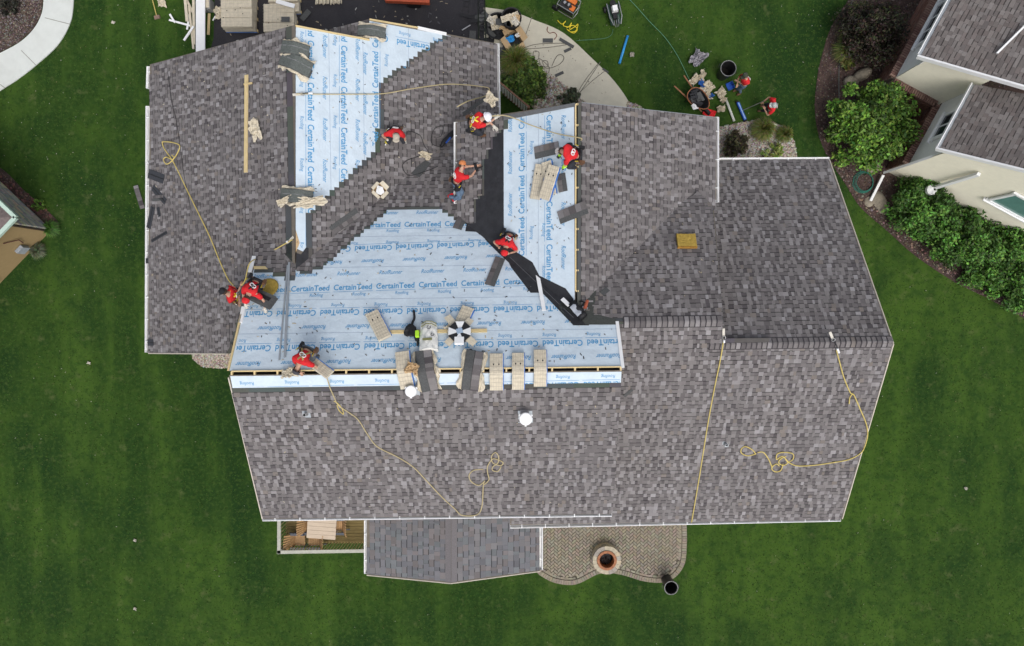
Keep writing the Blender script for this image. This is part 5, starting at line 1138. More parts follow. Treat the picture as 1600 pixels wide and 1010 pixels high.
# ropes
def rope(pts, lab, m=None, r=.017, extra=None, cat='rope', name='rope', n=8):
    w_ = spline(pts, n); o0 = Matrix.Translation(w_[0]); o = T(name, lab, cat, o0); MB().tube(w_, r, 6).build('cord', m or M_ROPE, o, True, local=o0)
    for i, e in enumerate(extra or ()): MB().tube(spline(e, n), r, 6).build('loop', m or M_ROPE, o, True, local=o0)
    return o, o0
def rp(pl, px, lift=.035): return [pl.on(x, y, lift + (i % 2) * .008) for i, (x, y) in enumerate(px)]
rope(rp(W, [(255, 222), (258, 232), (270, 250), (280, 268), (295, 300), (315, 340), (330, 372), (345, 408), (357, 435), (366, 446)]), 'yellow safety rope crossing the west slope down to the standing worker', extra=[rp(W, [(255, 222), (270, 223), (282, 228), (279, 240), (270, 252), (262, 257), (257, 250), (262, 246), (270, 250), (274, 247), (270, 243)])])
rope([W.on(460, 375, .08), W.on(440, 387, .1), W.on(415, 402, .15), N.on(396, 420, .3), oh(W, 383, 438, .9), oh(W, 377, 446, .9)], 'taut yellow rope from the garage ridge to the pair of workers')
rope([E1.on(462, 148, .08), E1.on(500, 148, .04), E1.on(560, 148, .04), E1.on(600, 147, .05), E1.on(640, 140, .05), E1.on(690, 133, .05), E1.on(720, 133, .05), E1.on(750, 136, .05), E1.on(762, 140, .1), E1.on(755, 152, .2), NW.on(740, 162, .3), NW.on(735, 178, .8)], 'tan safety rope running across the garage roof to the worker in the hard hat', M_ROPE2)
rope([oh(NW, 756, 184, .7), oh(NW, 790, 181, .5), oh(NW, 830, 196, .3), oh(NW, 870, 209, .2), NE.on(903, 217, .1), NE.on(906, 220, .05)], 'straight tan rope stretched over the north wing felt', M_ROPE2)
rope([N.on(513, 595, .1)] + rp(S, [(516, 605), (522, 618), (529, 632), (545, 643), (560, 655), (575, 678), (590, 697), (620, 712), (645, 728), (665, 748), (690, 775), (710, 793), (722, 804), (745, 803), (753, 790), (755, 760), (757, 750)]), 'tan rope looping down the south slope to the gutter and back', M_ROPE2,
     extra=[rp(S, [(756, 752), (748, 757), (737, 752), (733, 742), (740, 734), (755, 732)]), rp(S, [(757, 756), (764, 748), (762, 738), (762, 727), (770, 716), (780, 718), (786, 722), (782, 726), (770, 722), (768, 712), (774, 706), (779, 712), (778, 722), (770, 728), (770, 734), (778, 735), (783, 728)])])
rope(rp(S, [(522, 626), (528, 629), (535, 638), (537, 646), (530, 640), (527, 632)]), 'short knot of yellow cord on the south slope rope below the bundle', M_ROPE, .012)
rope([S1.on(1130, 528, .06), S1.on(1125, 560, .05), S1.on(1115, 610, .035), S1.on(1105, 665, .035), S1.on(1093, 740, .035), S1.on(1080, 815, .05)], 'straight yellow rope hanging down the broad south slope to its gutter')
rope([S1.on(1305, 545, .08)] + rp(S1, [(1311, 565), (1318, 590), (1328, 613), (1333, 616), (1343, 638), (1352, 660), (1355, 678), (1350, 697), (1343, 708), (1325, 717), (1300, 722), (1270, 726), (1245, 727), (1232, 722)]), 'yellow rope from the east ridge anchor curving to its coiled end',
     extra=[rp(S1, [(1232, 722), (1222, 712), (1213, 717), (1214, 708), (1225, 706), (1238, 708), (1238, 717), (1229, 722)]), rp(S1, [(1228, 712), (1219, 716), (1216, 722), (1223, 726), (1230, 722), (1226, 716)]), rp(S1, [(1223, 724), (1219, 734), (1210, 736), (1205, 730), (1212, 724), (1217, 727)]), rp(S1, [(1206, 730), (1200, 716), (1192, 706), (1183, 706)]), rp(S1, [(1181, 708), (1168, 711), (1158, 707), (1158, 700), (1165, 697), (1175, 702), (1180, 708)]), rp(S1, [(1332, 614), (1327, 620), (1326, 630)])])
def anchor(pl, a, b, lab):
    M = pl.frame(a, b, .05); o = T('roof_anchor', lab, 'anchor', M); L = pl.dist(a, b)
    MB().box((.06, 0, .0), (.28, .07, .012)).build('plate', m_wg, o); MB().tube([(.18, 0, .02), (L * .6, .02, .04), (L, 0, .03)], .012, 6).build('lanyard', M_BLACK, o); MB().tube([(L * .75, 0, .04), (L, 0, .04)], .03, 8).build('shock_sleeve', M_WHITE, o)
    MB().tube([(.20 + .05 * math.cos(t * .7854), .05 * math.sin(t * .7854), .03) for t in range(8)], .010, 5, closed=True).build('carabiner', M_STEEL, o)
anchor(S1, (1297, 521), (1309, 549), 'metal rope anchor on the lower east ridge near the right end'); anchor(S1, (1130, 516), (1130, 533), 'metal rope anchor where the two east ridges meet')
anchor(E1, (461, 149), (487, 147), 'white rope anchor strapped over the garage ridge'); anchor(W, (458, 373), (452, 379), 'black rope anchor at the south end of the garage ridge')
# bags and boxes
o = T('white_bag', 'white sack with dark logo print standing on the toe board', 'sack', N.frame((671, 552), (671, 512), .06)); mb = MB()
mb.grid(lambda u, v: (u * .82, (v - .5) * .50 * (1 - .15 * u * u) + .01 * noise.noise(Vector((u * 5, v * 5, 3))), .12 + .14 * math.sin(max(.02, min(.98, v)) * math.pi) + .03 * noise.noise(Vector((u * 6, v * 6, 2)))), 16, 12, thick=.14); mb.build('sack', mat('white_fabric', (.72, .72, .68), .85, .05, 9, .4), o)
for k in (.70, .78): MB().tube([(k, -.22, .16), (k + .03, -.1, .27), (k + .04, .05, .28), (k, .2, .18)], .012, 5).build('webbing', mat('olive_web', (.2, .2, .08), .9), o)
MB().box((.26, .02, .285), (.07, .26, .006)).build('label_print', mat('olive_web', None), o); MB().tube([(.62 + .05 * math.cos(t), -.02 + .05 * math.sin(t), .285) for t in [k * .6 for k in range(10)]], .012, 4).build('logo_print', mat('dark_grey_print', (.12, .12, .13)), o)
MB().tube([(.40 + .04 * math.cos(t), -.12 + .04 * math.sin(t), .27) for t in [k * .6 for k in range(10)]], .012, 4).build('logo_print', mat('dark_grey_print', None), o); MB().box((.5, .31, .14), (.16, .1, .14)).build('green_buckle', m_neon, o)
o = T('harness_bag', 'tangled black strap and tool bag left of the white sack', 'strap', N.frame((647, 488), (645, 530), .04)); mb = MB()
mb.tube(spline([(0, 0, .05), (.25, .03, .06), (.45, -.02, .08), (.7, .05, .08), (.95, .12, .05), (.78, .18, .05), (.72, .55, .03)], 6), .035, 7); mb.tube(spline([(.8, .15, .05), (.95, .16, .04), (1.1, .15, .03)], 5), .03, 6); mb.build('strap', M_BLACK, o, True)
mb = MB().ball((.66, -.05, .1), (.2, .17, .12), 12, 8); mb.v = [tuple(Vector(q) * (1 + .25 * noise.noise(Vector(q) * 9))) for q in mb.v]; mb.build('bag', M_BLACK, o)
def openbox(M, lab, w_, l_, h, mside, inner, flap, checks=False):
    o = T('open_box', lab, 'box', M)
    for x, y, a, b in ((w_ / 2, 0, .012, l_), (-w_ / 2, 0, .012, l_), (0, l_ / 2, w_, .012), (0, -l_ / 2, w_, .012)): MB().box((x, y, h / 2), (a, b, h)).build('side', mside, o)
    MB().box((0, 0, .02), (w_ - .02, l_ - .02, .03)).build('base', M_BLACKP if checks else mside, o)
    for i, (dx, dy) in enumerate(((1, 0), (0, 1), (-1, 0), (0, -1))):
        s_ = Vector((dx, dy, 0)); t_ = Vector((-dy, dx, 0)); a = s_ * ((w_ if dx else l_) / 2) + Vector((0, 0, h)); hw = (l_ if dx else w_) / 2; e = a + s_ * flap * R.uniform(.75, 1.1) + Vector((0, 0, R.uniform(-.06, .05)))
        q = [a - t_ * hw, a + t_ * hw, e + t_ * hw * .9, e - t_ * hw * .9]; MB().add([*q, *[p_ + Vector((0, 0, .006)) for p_ in q]], [(3, 2, 1, 0), (4, 5, 6, 7), (0, 1, 5, 4), (1, 2, 6, 5), (2, 3, 7, 6), (3, 0, 4, 7)]).build('flap', inner, o)
    return o
o = openbox(E1.frame((590, 299), (600, 309), .06), 'open cardboard box with white papers on the shingles above the felt', .30, .30, .16, M_CARD, M_PAPER, .12); MB().box((0, 0, .12), (.2, .26, .02), .5).build('papers', M_WHITE, o); MB().box((.04, .02, .15), (.16, .2, .015), 1.1).build('papers', M_WHITE, o)
o = T('checkered_box', 'open eight sided box with black and white checks and tan flaps', 'box', N.frame((719, 524), (732, 524), .12)); hexr = .33
for k in range(8):
    a = k * math.pi / 4; c = k % 2
    MB().add([(0, 0, .10), (hexr * math.cos(a - .393), hexr * math.sin(a - .393), .12), (hexr * math.cos(a + .393), hexr * math.sin(a + .393), .12), (0, 0, .0), (hexr * math.cos(a - .393), hexr * math.sin(a - .393), .0), (hexr * math.cos(a + .393), hexr * math.sin(a + .393), .0)], [(0, 1, 2), (5, 4, 3), (1, 4, 5, 2), (0, 3, 4, 1), (2, 5, 3, 0)]).build('panel', M_BLACKP if c else M_WHITE, o)
MB().box((0, .01, .125), (.17, .15, .02), .3).build('insert', mat('pale_blue_card', (.35, .45, .58), .6), o)
MB().box((0, -.27, .06), (.26, .2, .12)).build('white_side', M_WHITE, o)
for a, l in ((.95, .22), (2.2, .34), (3.95, .2), (5.6, .26)): MB().bar((math.cos(a) * .30, math.sin(a) * .30, .06), (math.cos(a) * (.30 + l), math.sin(a) * (.30 + l), .03 + .04 * l), .2, .006).build('flap', M_PAPER, o)
o = T('membrane_roll', 'roll of black ice shield with silver liner at the valley foot', 'roll', N.frame((893, 478), (912, 500), .05))
MB().tube([(.0, .0, .10), (.5, .0, .10)], .12, 16).build('roll', M_MEMB, o, True); MB().grid(lambda u, v: (.1 + u * .36, .1 - v * .26, .215 - .06 * (v * 2 - 1) ** 2 + .01 * math.sin(u * 9)), 8, 8, thick=.006).build('liner', mat('silver_liner', (.42, .45, .5), .4, .15, 6), o)
MB().box((-.12, -.13, .12), (.30, .12, .01), .1).build('label', M_WHITE, o); MB().tube([(.42, 0, .10), (.55, 0, .10)], .125, 16).build('roll_edge', M_BLACK, o, True)
def nailer(pl, a, b, lab, col):
    M = pl.frame(a, b, .05); o = T('nail_gun', lab, 'nail gun', M); MB().tube([(0, 0, .1), (.26, 0, .1)], [.05, .045], 10).build('body', col, o); MB().box((.05, .0, .03), (.05, .16, .06)).build('magazine', M_STEEL, o); MB().tube([(.18, .02, .1), (.2, .14, .08), (.19, .2, .05)], .022, 7).build('grip', M_BLACK, o); MB().tube([(.0, 0, .08), (-.05, 0, .04)], .02, 6).build('nose', M_STEEL, o); return o
nailer(N, (913, 486), (917, 474), 'small rust red nail gun lying by the membrane roll', mat('rust_red', (.4, .1, .05), .5)); nailer(NW, (745, 257), (750, 270), 'black nail gun in the hands of the crouching worker in jeans', M_BLACKP); nailer(E1, (601, 226), (604, 219), 'yellow nail gun beside the kneeling worker in the tan cap', M_YEL)
o = T('tool_bag', 'long black tool bag with blue light strip and cable on the shingles', 'tool bag', E1.frame((684, 232), (708, 203), .16)); mb = MB(); mb.tube([(0, 0, .08), (.15, .02, .1), (.5, .0, .1), (.8, -.02, .08)], [.05, .08, .09, .05], 10); mb.build('bag', M_BLACK, o, True); MB().box((.3, -.03, .19), (.26, .05, .01)).build('reflective_strip', M_BLUED, o)
MB().tube(spline([(.0, 0, .04), (-.1, .3, .01), (.3, .5, .01), (.6, .35, .01), (.3, .2, .01), (.1, .35, .01)], 8), .01, 5).build('cable', M_BLACK, o, True)
rope(rp(E1, [(637, 205), (655, 212), (662, 228), (668, 240), (650, 246), (634, 252), (628, 262)], .04) + rp(N, [(640, 276), (665, 270), (684, 262)], .05), 'thin black air hose looping on the shingles below the tool bag', M_BLACK, .010, cat='hose', name='air_hose')
rope(rp(W, [(263, 112), (266, 130), (270, 160), (277, 190), (282, 225), (290, 280), (300, 330)], .03), 'thin dark cable lying along the upper west slope', M_BLACK, .007, cat='cable', name='cable')
R.seed(5)
# ================================================================ GROUND ITEMS (front)
def pallet(M, lab, nx, ny, nl, seed, L=1.0, Wd=.34, top_off=False):
    R.seed(seed); o = T('bundle_pallet', lab, 'pallet', M, 'pallets of wrapped shingle bundles')
    for k in range(3): MB().box((0, (k - 1) * ny * Wd * .42, .06), (nx * L, .1, .12)).build('pallet_skid', M_WOOD, o)
    for z in range(nl):
        for i in range(nx):
            for j in range(ny):
                if z == nl - 1 and top_off and (i + j) % 3 == 0: continue
                MB().box(((i - (nx - 1) / 2) * L * 1.01 + R.uniform(-.02, .02), (j - (ny - 1) / 2) * Wd * 1.02 + R.uniform(-.01, .01), .16 + z * .1), (L * .98, Wd * .98, .094), R.uniform(-.02, .02), taper=.985).build('bundle', M_PAPER, o)
    zt = .21 + nl * .1
    for i in range(5): MB().box((R.uniform(-.4, .4) * nx * L, R.uniform(-.4, .4) * ny * Wd, zt - .002 + .0), (.04, .03, .004)).build('printed_mark', M_BLACK, o)
    mb = MB()
    for k in range(int(nx * 6)): mb.box((-nx * L / 2 + .1 + k * .16, 0, zt - .003), (.006, ny * Wd * .96, .003))
    for k in range(ny * 3): mb.box((0, -ny * Wd / 2 + .06 + k * .115, zt - .003), (nx * L * .96, .005, .003))
    mb.build('printed_grid', M_LINES, o, kind='stuff')
    MB().box((0, -ny * Wd / 2 - .01, .16), (nx * L, .012, .05)).build('blue_print_edge', M_BLUEP, o); return o
pallet(upframe(P(380, 32, 0), P(400, 32, 0)), 'stacked pallet of wrapped bundles on the driveway, left one by the garage corner', 1, 3, 6, 1, 1.25, .36); pallet(upframe(P(383, 2, 0), P(400, 2, 0)), 'pallet of wrapped bundles just behind the left one, cut by the top of the photo', 1, 2, 5, 2, 1.05, .36)
pallet(upframe(P(442, 36, 0), P(460, 36, 0)), 'lower pallet of wrapped bundles right beside the garage peak', 1, 3, 4, 3, 1.25, .36); pallet(upframe(P(448, 4, 0), P(470, 3, 0)), 'messy pallet with white sheet on top at the top edge of the photo', 1, 3, 4, 4, 1.2, .36, True)
o = MB().box((0, 0, 0), (.75, .16, .03)).build('white_board', M_WHITE, M=upframe(P(446, 6, .75), P(460, 10, .75))); tag(o, 'short white board thrown on the messy pallet', 'board')
shingle(lvl(.7), (440, 29), (453, 29), 11, 'dark shingle offcut lying on the lower pallet', 0); shingle(lvl(.1), (470, 30), (482, 16), 12, 'dark shingle offcut leaning right of the lower pallet', 0)
o = T('batten_pile', 'loose pile of short tan battens on the driveway at the top edge', 'timber pile', upframe(P(514, 3, .03), P(530, 3, .03)))
for k in range(22): MB().box((-.5 + k * .048, R.uniform(-.03, .03) + .1, .05 + .05 * (k % 3)), (.045, .45, .05), R.uniform(-.08, .08)).build('batten', M_PAPER, o)
o = MB().box((0, 0, 0), (3.3, .36, .05)).build('white_siding_board', M_WHITE, M=upframe(P(313.5, 20, .5), P(313.5, 60, .5))); tag(o, 'long white panel standing between lawn and driveway', 'panel')
for (a, b, w_, lab, m) in (((290, 0), (293, 34), .11, 'tan trim board in the pile left of the white panel, leftmost', M_PAPER), ((292, 0), (304, 24), .09, 'tan trim board slanting across the pile left of the white panel', M_PAPER), ((298, 16), (293, 47), .07, 'short white trim offcut upright in the pile', M_WHITE), ((296, 10), (303, 77), .08, 'long tan trim board reaching down to the roof corner', M_PAPER),
        ((265, 32), (302, 42), .07, 'white trim strip lying out over the lawn', M_WHITE), ((266, 23), (274, 36), .07, 'short white trim strip at the outer end of the pile', M_WHITE), ((303, 42), (288, 64), .08, 'white trim strip pointing down to the lawn', M_WHITE), ((303, 0), (304, 70), .1, 'tan board right against the white panel', M_PAPER)):
    strip(lvl(.1 + R.uniform(0, .15)), a, b, w_, .04, m, 'trim_board', lab, 'board')
for k in range(2): strip(lvl(.1), ((327.5, 22), (337, 26))[k], ((326, 55), (333, 33))[k], (.1, .04)[k], .03, (M_WOOD, M_WHITE)[k], 'stake', ('wooden stake right of the white panel', 'thin white sliver on the driveway edge')[k], 'board')
o = T('grey_bucket', 'grey crate with torn wrapping above the wooden stake', 'crate', upframe(P(328, 12, 0), P(338, 12, 0))); MB().box((0, 0, .2), (.34, .4, .4), taper=1.05).build('tub', mat('crate_grey', (.3, .3, .29), .7), o); MB().box((0, 0, .42), (.3, .36, .03)).build('contents', M_PAPER, o); MB().box((0, -.24, .36), (.2, .04, .04)).build('handle', M_STEEL, o)
o = T('broom', 'yellow handled broom lying on the left lawn', 'broom', upframe(P(237, -6, .04), P(245, 25, .04))); L = (P(237, -6, .04) - P(245, 25, .04)).length; MB().tube([(0, 0, .02), (L, 0, .02)], .016, 6).build('handle', M_ROPE, o); MB().box((L + .06, 0, .03), (.14, .24, .06), taper=.8).build('bristles', mat('bristle', (.25, .17, .13), .9), o)
paper(upframe(P(254, 4, .02), P(260, 4, .02)), 'tan paper sack on the left lawn beside the broom', .3, .42, seed=21); paper(upframe(P(344, 22, .05), P(350, 22, .05)), 'crumpled tan paper against the left pallet', .35, .5, seed=22)
# trailer
o = T('trailer', 'orange flat trailer on the driveway cut off by the top of the photo', 'trailer', upframe(P(638, -15, .65) - Vector((0, 0, .65)), P(660, -14, .65))); MB().box((0, 0, .6), (1.7, 1.0, .1)).build('bed', mat('trailer_red', (.45, .09, .04), .6, .2), o)
for s_ in (-1, 1): MB().box((0, s_ * .5, .72), (1.75, .05, .22)).build('side_rail', mat('trailer_red', None), o); MB().lathe([(.12, -.1), (.3, -.1), (.3, .1), (.12, .1)], 16, M=Matrix.Translation((.2, s_ * .34, .3)) @ Matrix.Rotation(math.pi / 2, 4, 'X')).build('wheel', M_BLACK, o)
o = T('ladder', 'black aluminium ladder leaning at the garage eave corner', 'ladder', Matrix.Translation(P(752, 10, 0))); l0 = o.matrix_basis.copy()
for dx in (0, 11): MB().bar(P(747 + dx * .9, -8, .1), P(748 + dx, 64, 4.3), .05, .03).build('rail', M_BLACKP, o, local=l0)
for k in range(12): t = (k + .5) / 12; a = P(747, -8, .1).lerp(P(748, 64, 4.3), t); b = P(757, -8, .1).lerp(P(759, 64, 4.3), t); MB().bar(a, b, .03, .03).build('rung', M_BLACKP, o, local=l0)
o = T('ladder', 'thin dark step frame on the driveway above the garage roof', 'ladder', upframe(P(728, 15, 0), P(730, -5, 0)))
for s_ in (-1, 1): MB().bar((-.1, s_ * .12, .03), (1.0, s_ * .06, .05), .04, .03).build('rail', M_BLACKP, o)
for k in range(4): MB().box((.1 + k * .22, 0, .04), (.03, .22, .03)).build('rung', M_BLACKP, o)
strip(lvl(3.2), (722, 48), (735, 40), .03, .03, M_STEEL, 'metal_bar', 'pale metal bar sticking out above the garage eave', 'bar')
# tub with rubbish, box
def tub(px, hd_, r, h, lab, junk, seed):
    R.seed(seed); o = T('rubbish_tub', lab, 'tub', upframe(P(*px), P(*hd_))); MB().lathe([(r * .85, 0), (r, h), (r + .03, h), (r + .03, h + .03), (r - .02, h + .02), (r * .8, .05)], 24).build('tub', M_BLACK, o)
    for k in range(junk):
        a = R.uniform(0, 6.28); q = R.uniform(0, r * .7); n_ = R.uniform(0, 99); mm = (M_PAPER, m_wg, M_PAPER, M_CARD)[k % 4]
        mb = MB().grid(lambda u, v: ((u - .5) * .34, (v - .5) * .24, .08 * noise.noise(Vector((u * 5, v * 5, n_)))), 8, 6, thick=.005); mb.build('waste_paper', mm, o, M=Matrix.Translation((q * math.cos(a), q * math.sin(a), h + .02 + R.uniform(-.05, .1))) @ Matrix.Rotation(a, 4, 'Z') @ Matrix.Rotation(R.uniform(-.5, .5), 4, 'X'))
    return o
tub((799, 40), (810, 60), .38, .75, 'tall round black tub overflowing with paper on the front path', 7, 3); tub((778, 46), (790, 46), .5, .35, 'wide low black tub of paper scraps at the path corner', 6, 4)
shingle(lvl(.5), (775, 32), (792, 34), 14, 'square dark shingle on top of the low black tub', 0)
o = openbox(upframe(P(803, 66, .04), P(812, 80, .04)), 'large open cardboard box with blue and white rubbish on the path', .6, .5, .35, M_CARD, M_CARD, .22, True)
paper(upframe(P(797, 62, .3), P(800, 70, .3)), 'blue plastic sheet stuffed in the large cardboard box', .22, .36, 'plastic', 31, M_BLUET, .1, name='plastic_sheet'); paper(upframe(P(809, 56, .3), P(813, 60, .3)), 'white paper cup rubbish in the large cardboard box', .16, .2, seed=32, m=M_WHITE)
o = T('rubbish_heap', 'dark heap of roofing scraps beside the garage gutter corner', 'rubbish', upframe(P(785, 68, .02), P(795, 68, .02)))
for k in range(16): MB().box((R.uniform(-.5, .45), R.uniform(-.6, .5), .03 + .02 * k), (R.uniform(.2, .5), R.uniform(.15, .33), .012), R.uniform(0, 3)).build('scrap', (M_MEMB, mat('headlap_dark', None), M_BLACK)[k % 3], o)
o = T('rubbish_heap', 'dark heap of scraps on the driveway just above the garage eave', 'rubbish', upframe(P(742, 60, .02), P(752, 60, .02)))
for k in range(14): MB().box((R.uniform(-.6, .6), R.uniform(-.3, .9), .03 + .02 * k), (R.uniform(.2, .6), R.uniform(.1, .3), .012), R.uniform(0, 3)).build('scrap', (M_BLACKP, mat('headlap_dark', None), M_BLACK)[k % 3], o)
for a, b, w_, lab in (((848, 62), (864, 62), 13, 'square dark shingle on the path beside the red cord'), ((875, 60), (897, 73), 10, 'long dark shingle at the outer edge of the path'), ((881, 80), (892, 75), 9, 'small dark shingle below the long one on the path'), ((867, 118), (880, 112), 9, 'small dark shingle alone in the middle of the path'), ((942, 107), (951, 113), 6, 'tiny dark shingle at the lawn edge of the path')):
    shingle(lvl(.05), a, b, w_ * .7, lab, 0, lift=.005)
G_ = lambda px, z=.05: [P(x, y, z + .006 * (i % 2)) for i, (x, y) in enumerate(px)]
rope(G_([(856, 42), (855, 48), (859, 52), (866, 51), (870, 56), (866, 62)]), 'short red brown cord loop on the path by the square shingle', mat('brown_red', (.2, .07, .05), .7), .014, cat='cord', name='cord')
rope(G_([(814, 77), (835, 70), (860, 68), (885, 68)]), 'thin black hose running straight to the long shingle on the path', M_BLACK, .009, extra=[G_([(886, 70), (860, 74), (835, 76), (816, 77)])], cat='hose', name='air_hose')
rope(G_([(857, 115), (858, 106), (850, 97), (842, 92), (835, 97), (833, 86), (835, 80), (842, 82), (842, 92), (846, 103), (856, 104), (855, 96), (848, 96), (852, 106), (862, 106), (875, 100), (881, 92), (878, 86), (870, 88), (862, 104)]), 'tangled thin black hose coil in the middle of the path', M_BLACK, .009, cat='hose', name='air_hose')
rope(G_([(944, 112), (925, 127), (912, 139), (903, 145), (915, 125), (936, 98)]), 'thin dark cord bent in a vee at the lower end of the path', M_BLACK, .008, cat='cord', name='cord')
rope(G_([(871, 32), (878, 38), (884, 33), (880, 40), (888, 42), (893, 36), (890, 46), (898, 42), (903, 38), (900, 48), (892, 50), (886, 46), (896, 52), (902, 46), (895, 40), (885, 44)], .05), 'tangle of bright yellow cord on the grass by the generator', M_YEL, .017, cat='cord', name='cord')
rope(G_([(975, -8), (990, 6), (1015, 34), (1040, 60), (1060, 90), (1080, 130), (1100, 158), (1120, 195), (1130, 204)], .06), 'long thin green air hose across the front lawn', mat('green_air_hose', (.10, .25, .16), .5), .012, cat='hose', name='air_hose')
rope(G_([(958, 46), (955, 55), (945, 60), (925, 62), (900, 64)], .06), 'thin green hose from the compressor towards the path', mat('green_air_hose', None), .008, cat='hose', name='air_hose')
# generator
o = T('generator', 'orange generator in a black frame with wheels on the front lawn', 'generator', upframe(P(887, 15, 0), P(902, 24, 0)))
MB().box((-.0, 0, .35), (.62, .46, .36)).build('engine', M_BLACKP, o); MB().box((-.02, .15, .56), (.55, .18, .1)).build('fuel_tank', M_ORNG, o); MB().box((.22, -.1, .55), (.2, .2, .06)).build('side_cover', M_ORNG, o)
for z in (.12, .62): MB().tube([(-.38, -.28, z), (.38, -.28, z), (.42, 0, z), (.38, .28, z), (-.38, .28, z)], .022, 6, closed=True).build('frame', M_STEEL, o)
for a in (-.38, .38):
    for b in (-.28, .28): MB().bar((a, b, .05), (a, b, .62), .03, .03, up=Vector((1, 0, 0))).build('frame_post', M_STEEL, o)
for k in range(4): MB().lathe([(.06, 0), (.06, .06), (.02, .06)], 10, c=(-.15 + k * .09, -.05 - .03 * (k % 2), .53)).build('knob', (M_STEEL, M_BLACK)[k % 2], o)
for s_ in (-1, 1): MB().lathe([(.05, -.05), (.14, -.05), (.14, .05), (.05, .05)], 14, M=Matrix.Translation((-.44, s_ * .26, .14)) @ Matrix.Rotation(math.pi / 2, 4, 'X')).build('wheel', M_BLACK, o)
o = T('compressor', 'dark green wheeled air compressor with white engine top on the lawn', 'compressor', upframe(P(958, 27, 0), P(962, 45, 0))); m_dg = mat('dark_green_paint', (.03, .07, .05), .4)
for s_ in (-1, 1): MB().tube([(-.4, s_ * .16, .25), (.4, s_ * .13, .25)], .09, 12).build('tank', m_dg, o, True); MB().tube([(-.4, s_ * .24, .45), (.2, s_ * .24, .5), (.5, s_ * .14, .45)], .018, 6).build('handle', M_STEEL, o)
MB().box((-.12, .02, .5), (.26, .24, .2), taper=.8).build('engine', M_WHITE, o); MB().box((-.12, .02, .40), (.34, .3, .08)).build('engine_base', M_BLACKP, o); MB().lathe([(.12, 0), (.12, .05), (.03, .06)], 14, c=(-.38, 0, .42)).build('pulley', M_BLACK, o); MB().box((.15, -.02, .42), (.2, .16, .14)).build('pump', M_BLACKP, o)
for k in range(3): MB().tube([(.28, -.08 + k * .08, .4), (.45, -.1 + k * .09, .42), (.52, -.05 + k * .05, .3)], .016, 5).build('fitting', M_STEEL, o)
for s_ in (-1, 1): MB().lathe([(.03, -.04), (.12, -.04), (.12, .04), (.03, .04)], 12, M=Matrix.Translation((-.3, s_ * .3, .12)) @ Matrix.Rotation(math.pi / 2, 4, 'X')).build('wheel', M_BLACK, o)
def tube_thing(a, b, r, m, name, lab, cat, z=.07): A_, B_ = P(*a, z), P(*b, z); M = upframe(A_, B_); L = (B_ - A_).length; o = T(name, lab, cat, M); MB().tube([(0, 0, 0), (L, 0, 0)], r, 14).build('tube', m, o, True); MB().tube([(L, 0, 0), (L + .015, 0, 0)], r * 1.08, 14).build('end_cap', m, o); MB().tube([(-.015, 0, 0), (0, 0, 0)], r * 1.08, 14).build('end_cap', m, o)
tube_thing((980.5, 57), (968, 99), .05, M_BLUET, 'plastic_tube', 'bright blue tube lying on the front lawn', 'tube'); tube_thing((1134, 155), (1147, 189), .05, mat('pale_tube', (.6, .62, .55), .6), 'cardboard_tube', 'pale white tube on the lawn left of the blue sweeper', 'tube')
paper(upframe(P(987, 87, .02), P(992, 87, .02)), 'small white paper scrap on the lawn beside the blue tube', .18, .16, seed=41, m=m_wg, hgt=.2); paper(upframe(P(1088, 93, .03), P(1095, 97, .03)), 'silver plastic rubbish bag on the lawn above the cardboard heap', .5, .6, 'bag', 42, mat('silver_bag', (.32, .31, .34), .4, .5, 6), .35, name='rubbish_bag')
for i, (x, y, w_, l_, lab, m) in enumerate(((1084, 127, .45, .28, 'tan cardboard scrap, upper left of the lawn heap', M_PAPER), (1096, 120, .25, .45, 'tall tan paper scrap at the top of the lawn heap', M_PAPER), (1095, 133, .16, .34, 'blue printed paper scrap at the top of the lawn heap', M_BLUEP), (1105, 138, .45, .4, 'wide crumpled tan paper in the middle of the lawn heap', M_PAPER), (1096, 146, .34, .3, 'tan and white paper scrap at the left of the lawn heap', m_wg), (1103, 154, .4, .32, 'tan paper scrap at the bottom of the lawn heap', M_PAPER), (1110, 152, .16, .22, 'blue wrapper at the bottom of the lawn heap', M_BLUEP), (1098, 166, .14, .24, 'small blue wrapper between heap and wheelbarrow', M_BLUET),
        (1125, 147, .34, .34, 'tan crumpled paper alone right of the lawn heap', M_PAPER), (1129, 157, .22, .26, 'tan paper touching the top of the pale tube', M_PAPER), (1125, 172, .3, .24, 'small tan paper left of the pale tube', M_PAPER))):
    paper(upframe(P(x, y, .03), P(x + 5, y + (i * 7) % 11 - 5, .03)), lab, w_, l_, seed=50 + i, m=m, hgt=.2)
# sweeper and dustpan
o = T('magnetic_sweeper', 'long blue magnetic sweeper with steel handle on the lawn', 'sweeper', upframe(P(1158.5, 174, .1), P(1164.5, 188, .1))); l0 = o.matrix_basis.copy(); MB().box((0, 0, 0), (.76, .11, .09)).build('bar', M_BLUED, o); MB().box((0, 0, .05), (.7, .04, .02)).build('top_strip', mat('light_blue_strip', (.3, .45, .7), .5), o)
for s_ in (-1, 1): MB().lathe([(.02, -.03), (.07, -.03), (.07, .03), (.02, .03)], 12, M=Matrix.Translation((s_ * .42, 0, -.02)) @ Matrix.Rotation(math.pi / 2, 4, 'Y')).build('wheel', M_BLACK, o)
MB().tube([P(1160, 173, .15), P(1194, 158, 1.08)], .016, 8).build('handle', M_STEEL, o, local=l0)
o = T('dustpan', 'blue long handled dustpan held by the stooping worker', 'dustpan', upframe(P(1141, 135, .03), P(1150, 131, .03))); l0 = o.matrix_basis.copy(); MB().box((-.03, 0, .02), (.24, .28, .02)).build('pan', M_BLUED, o); MB().box((.09, 0, .09), (.02, .28, .16)).build('pan_back', M_BLUED, o)
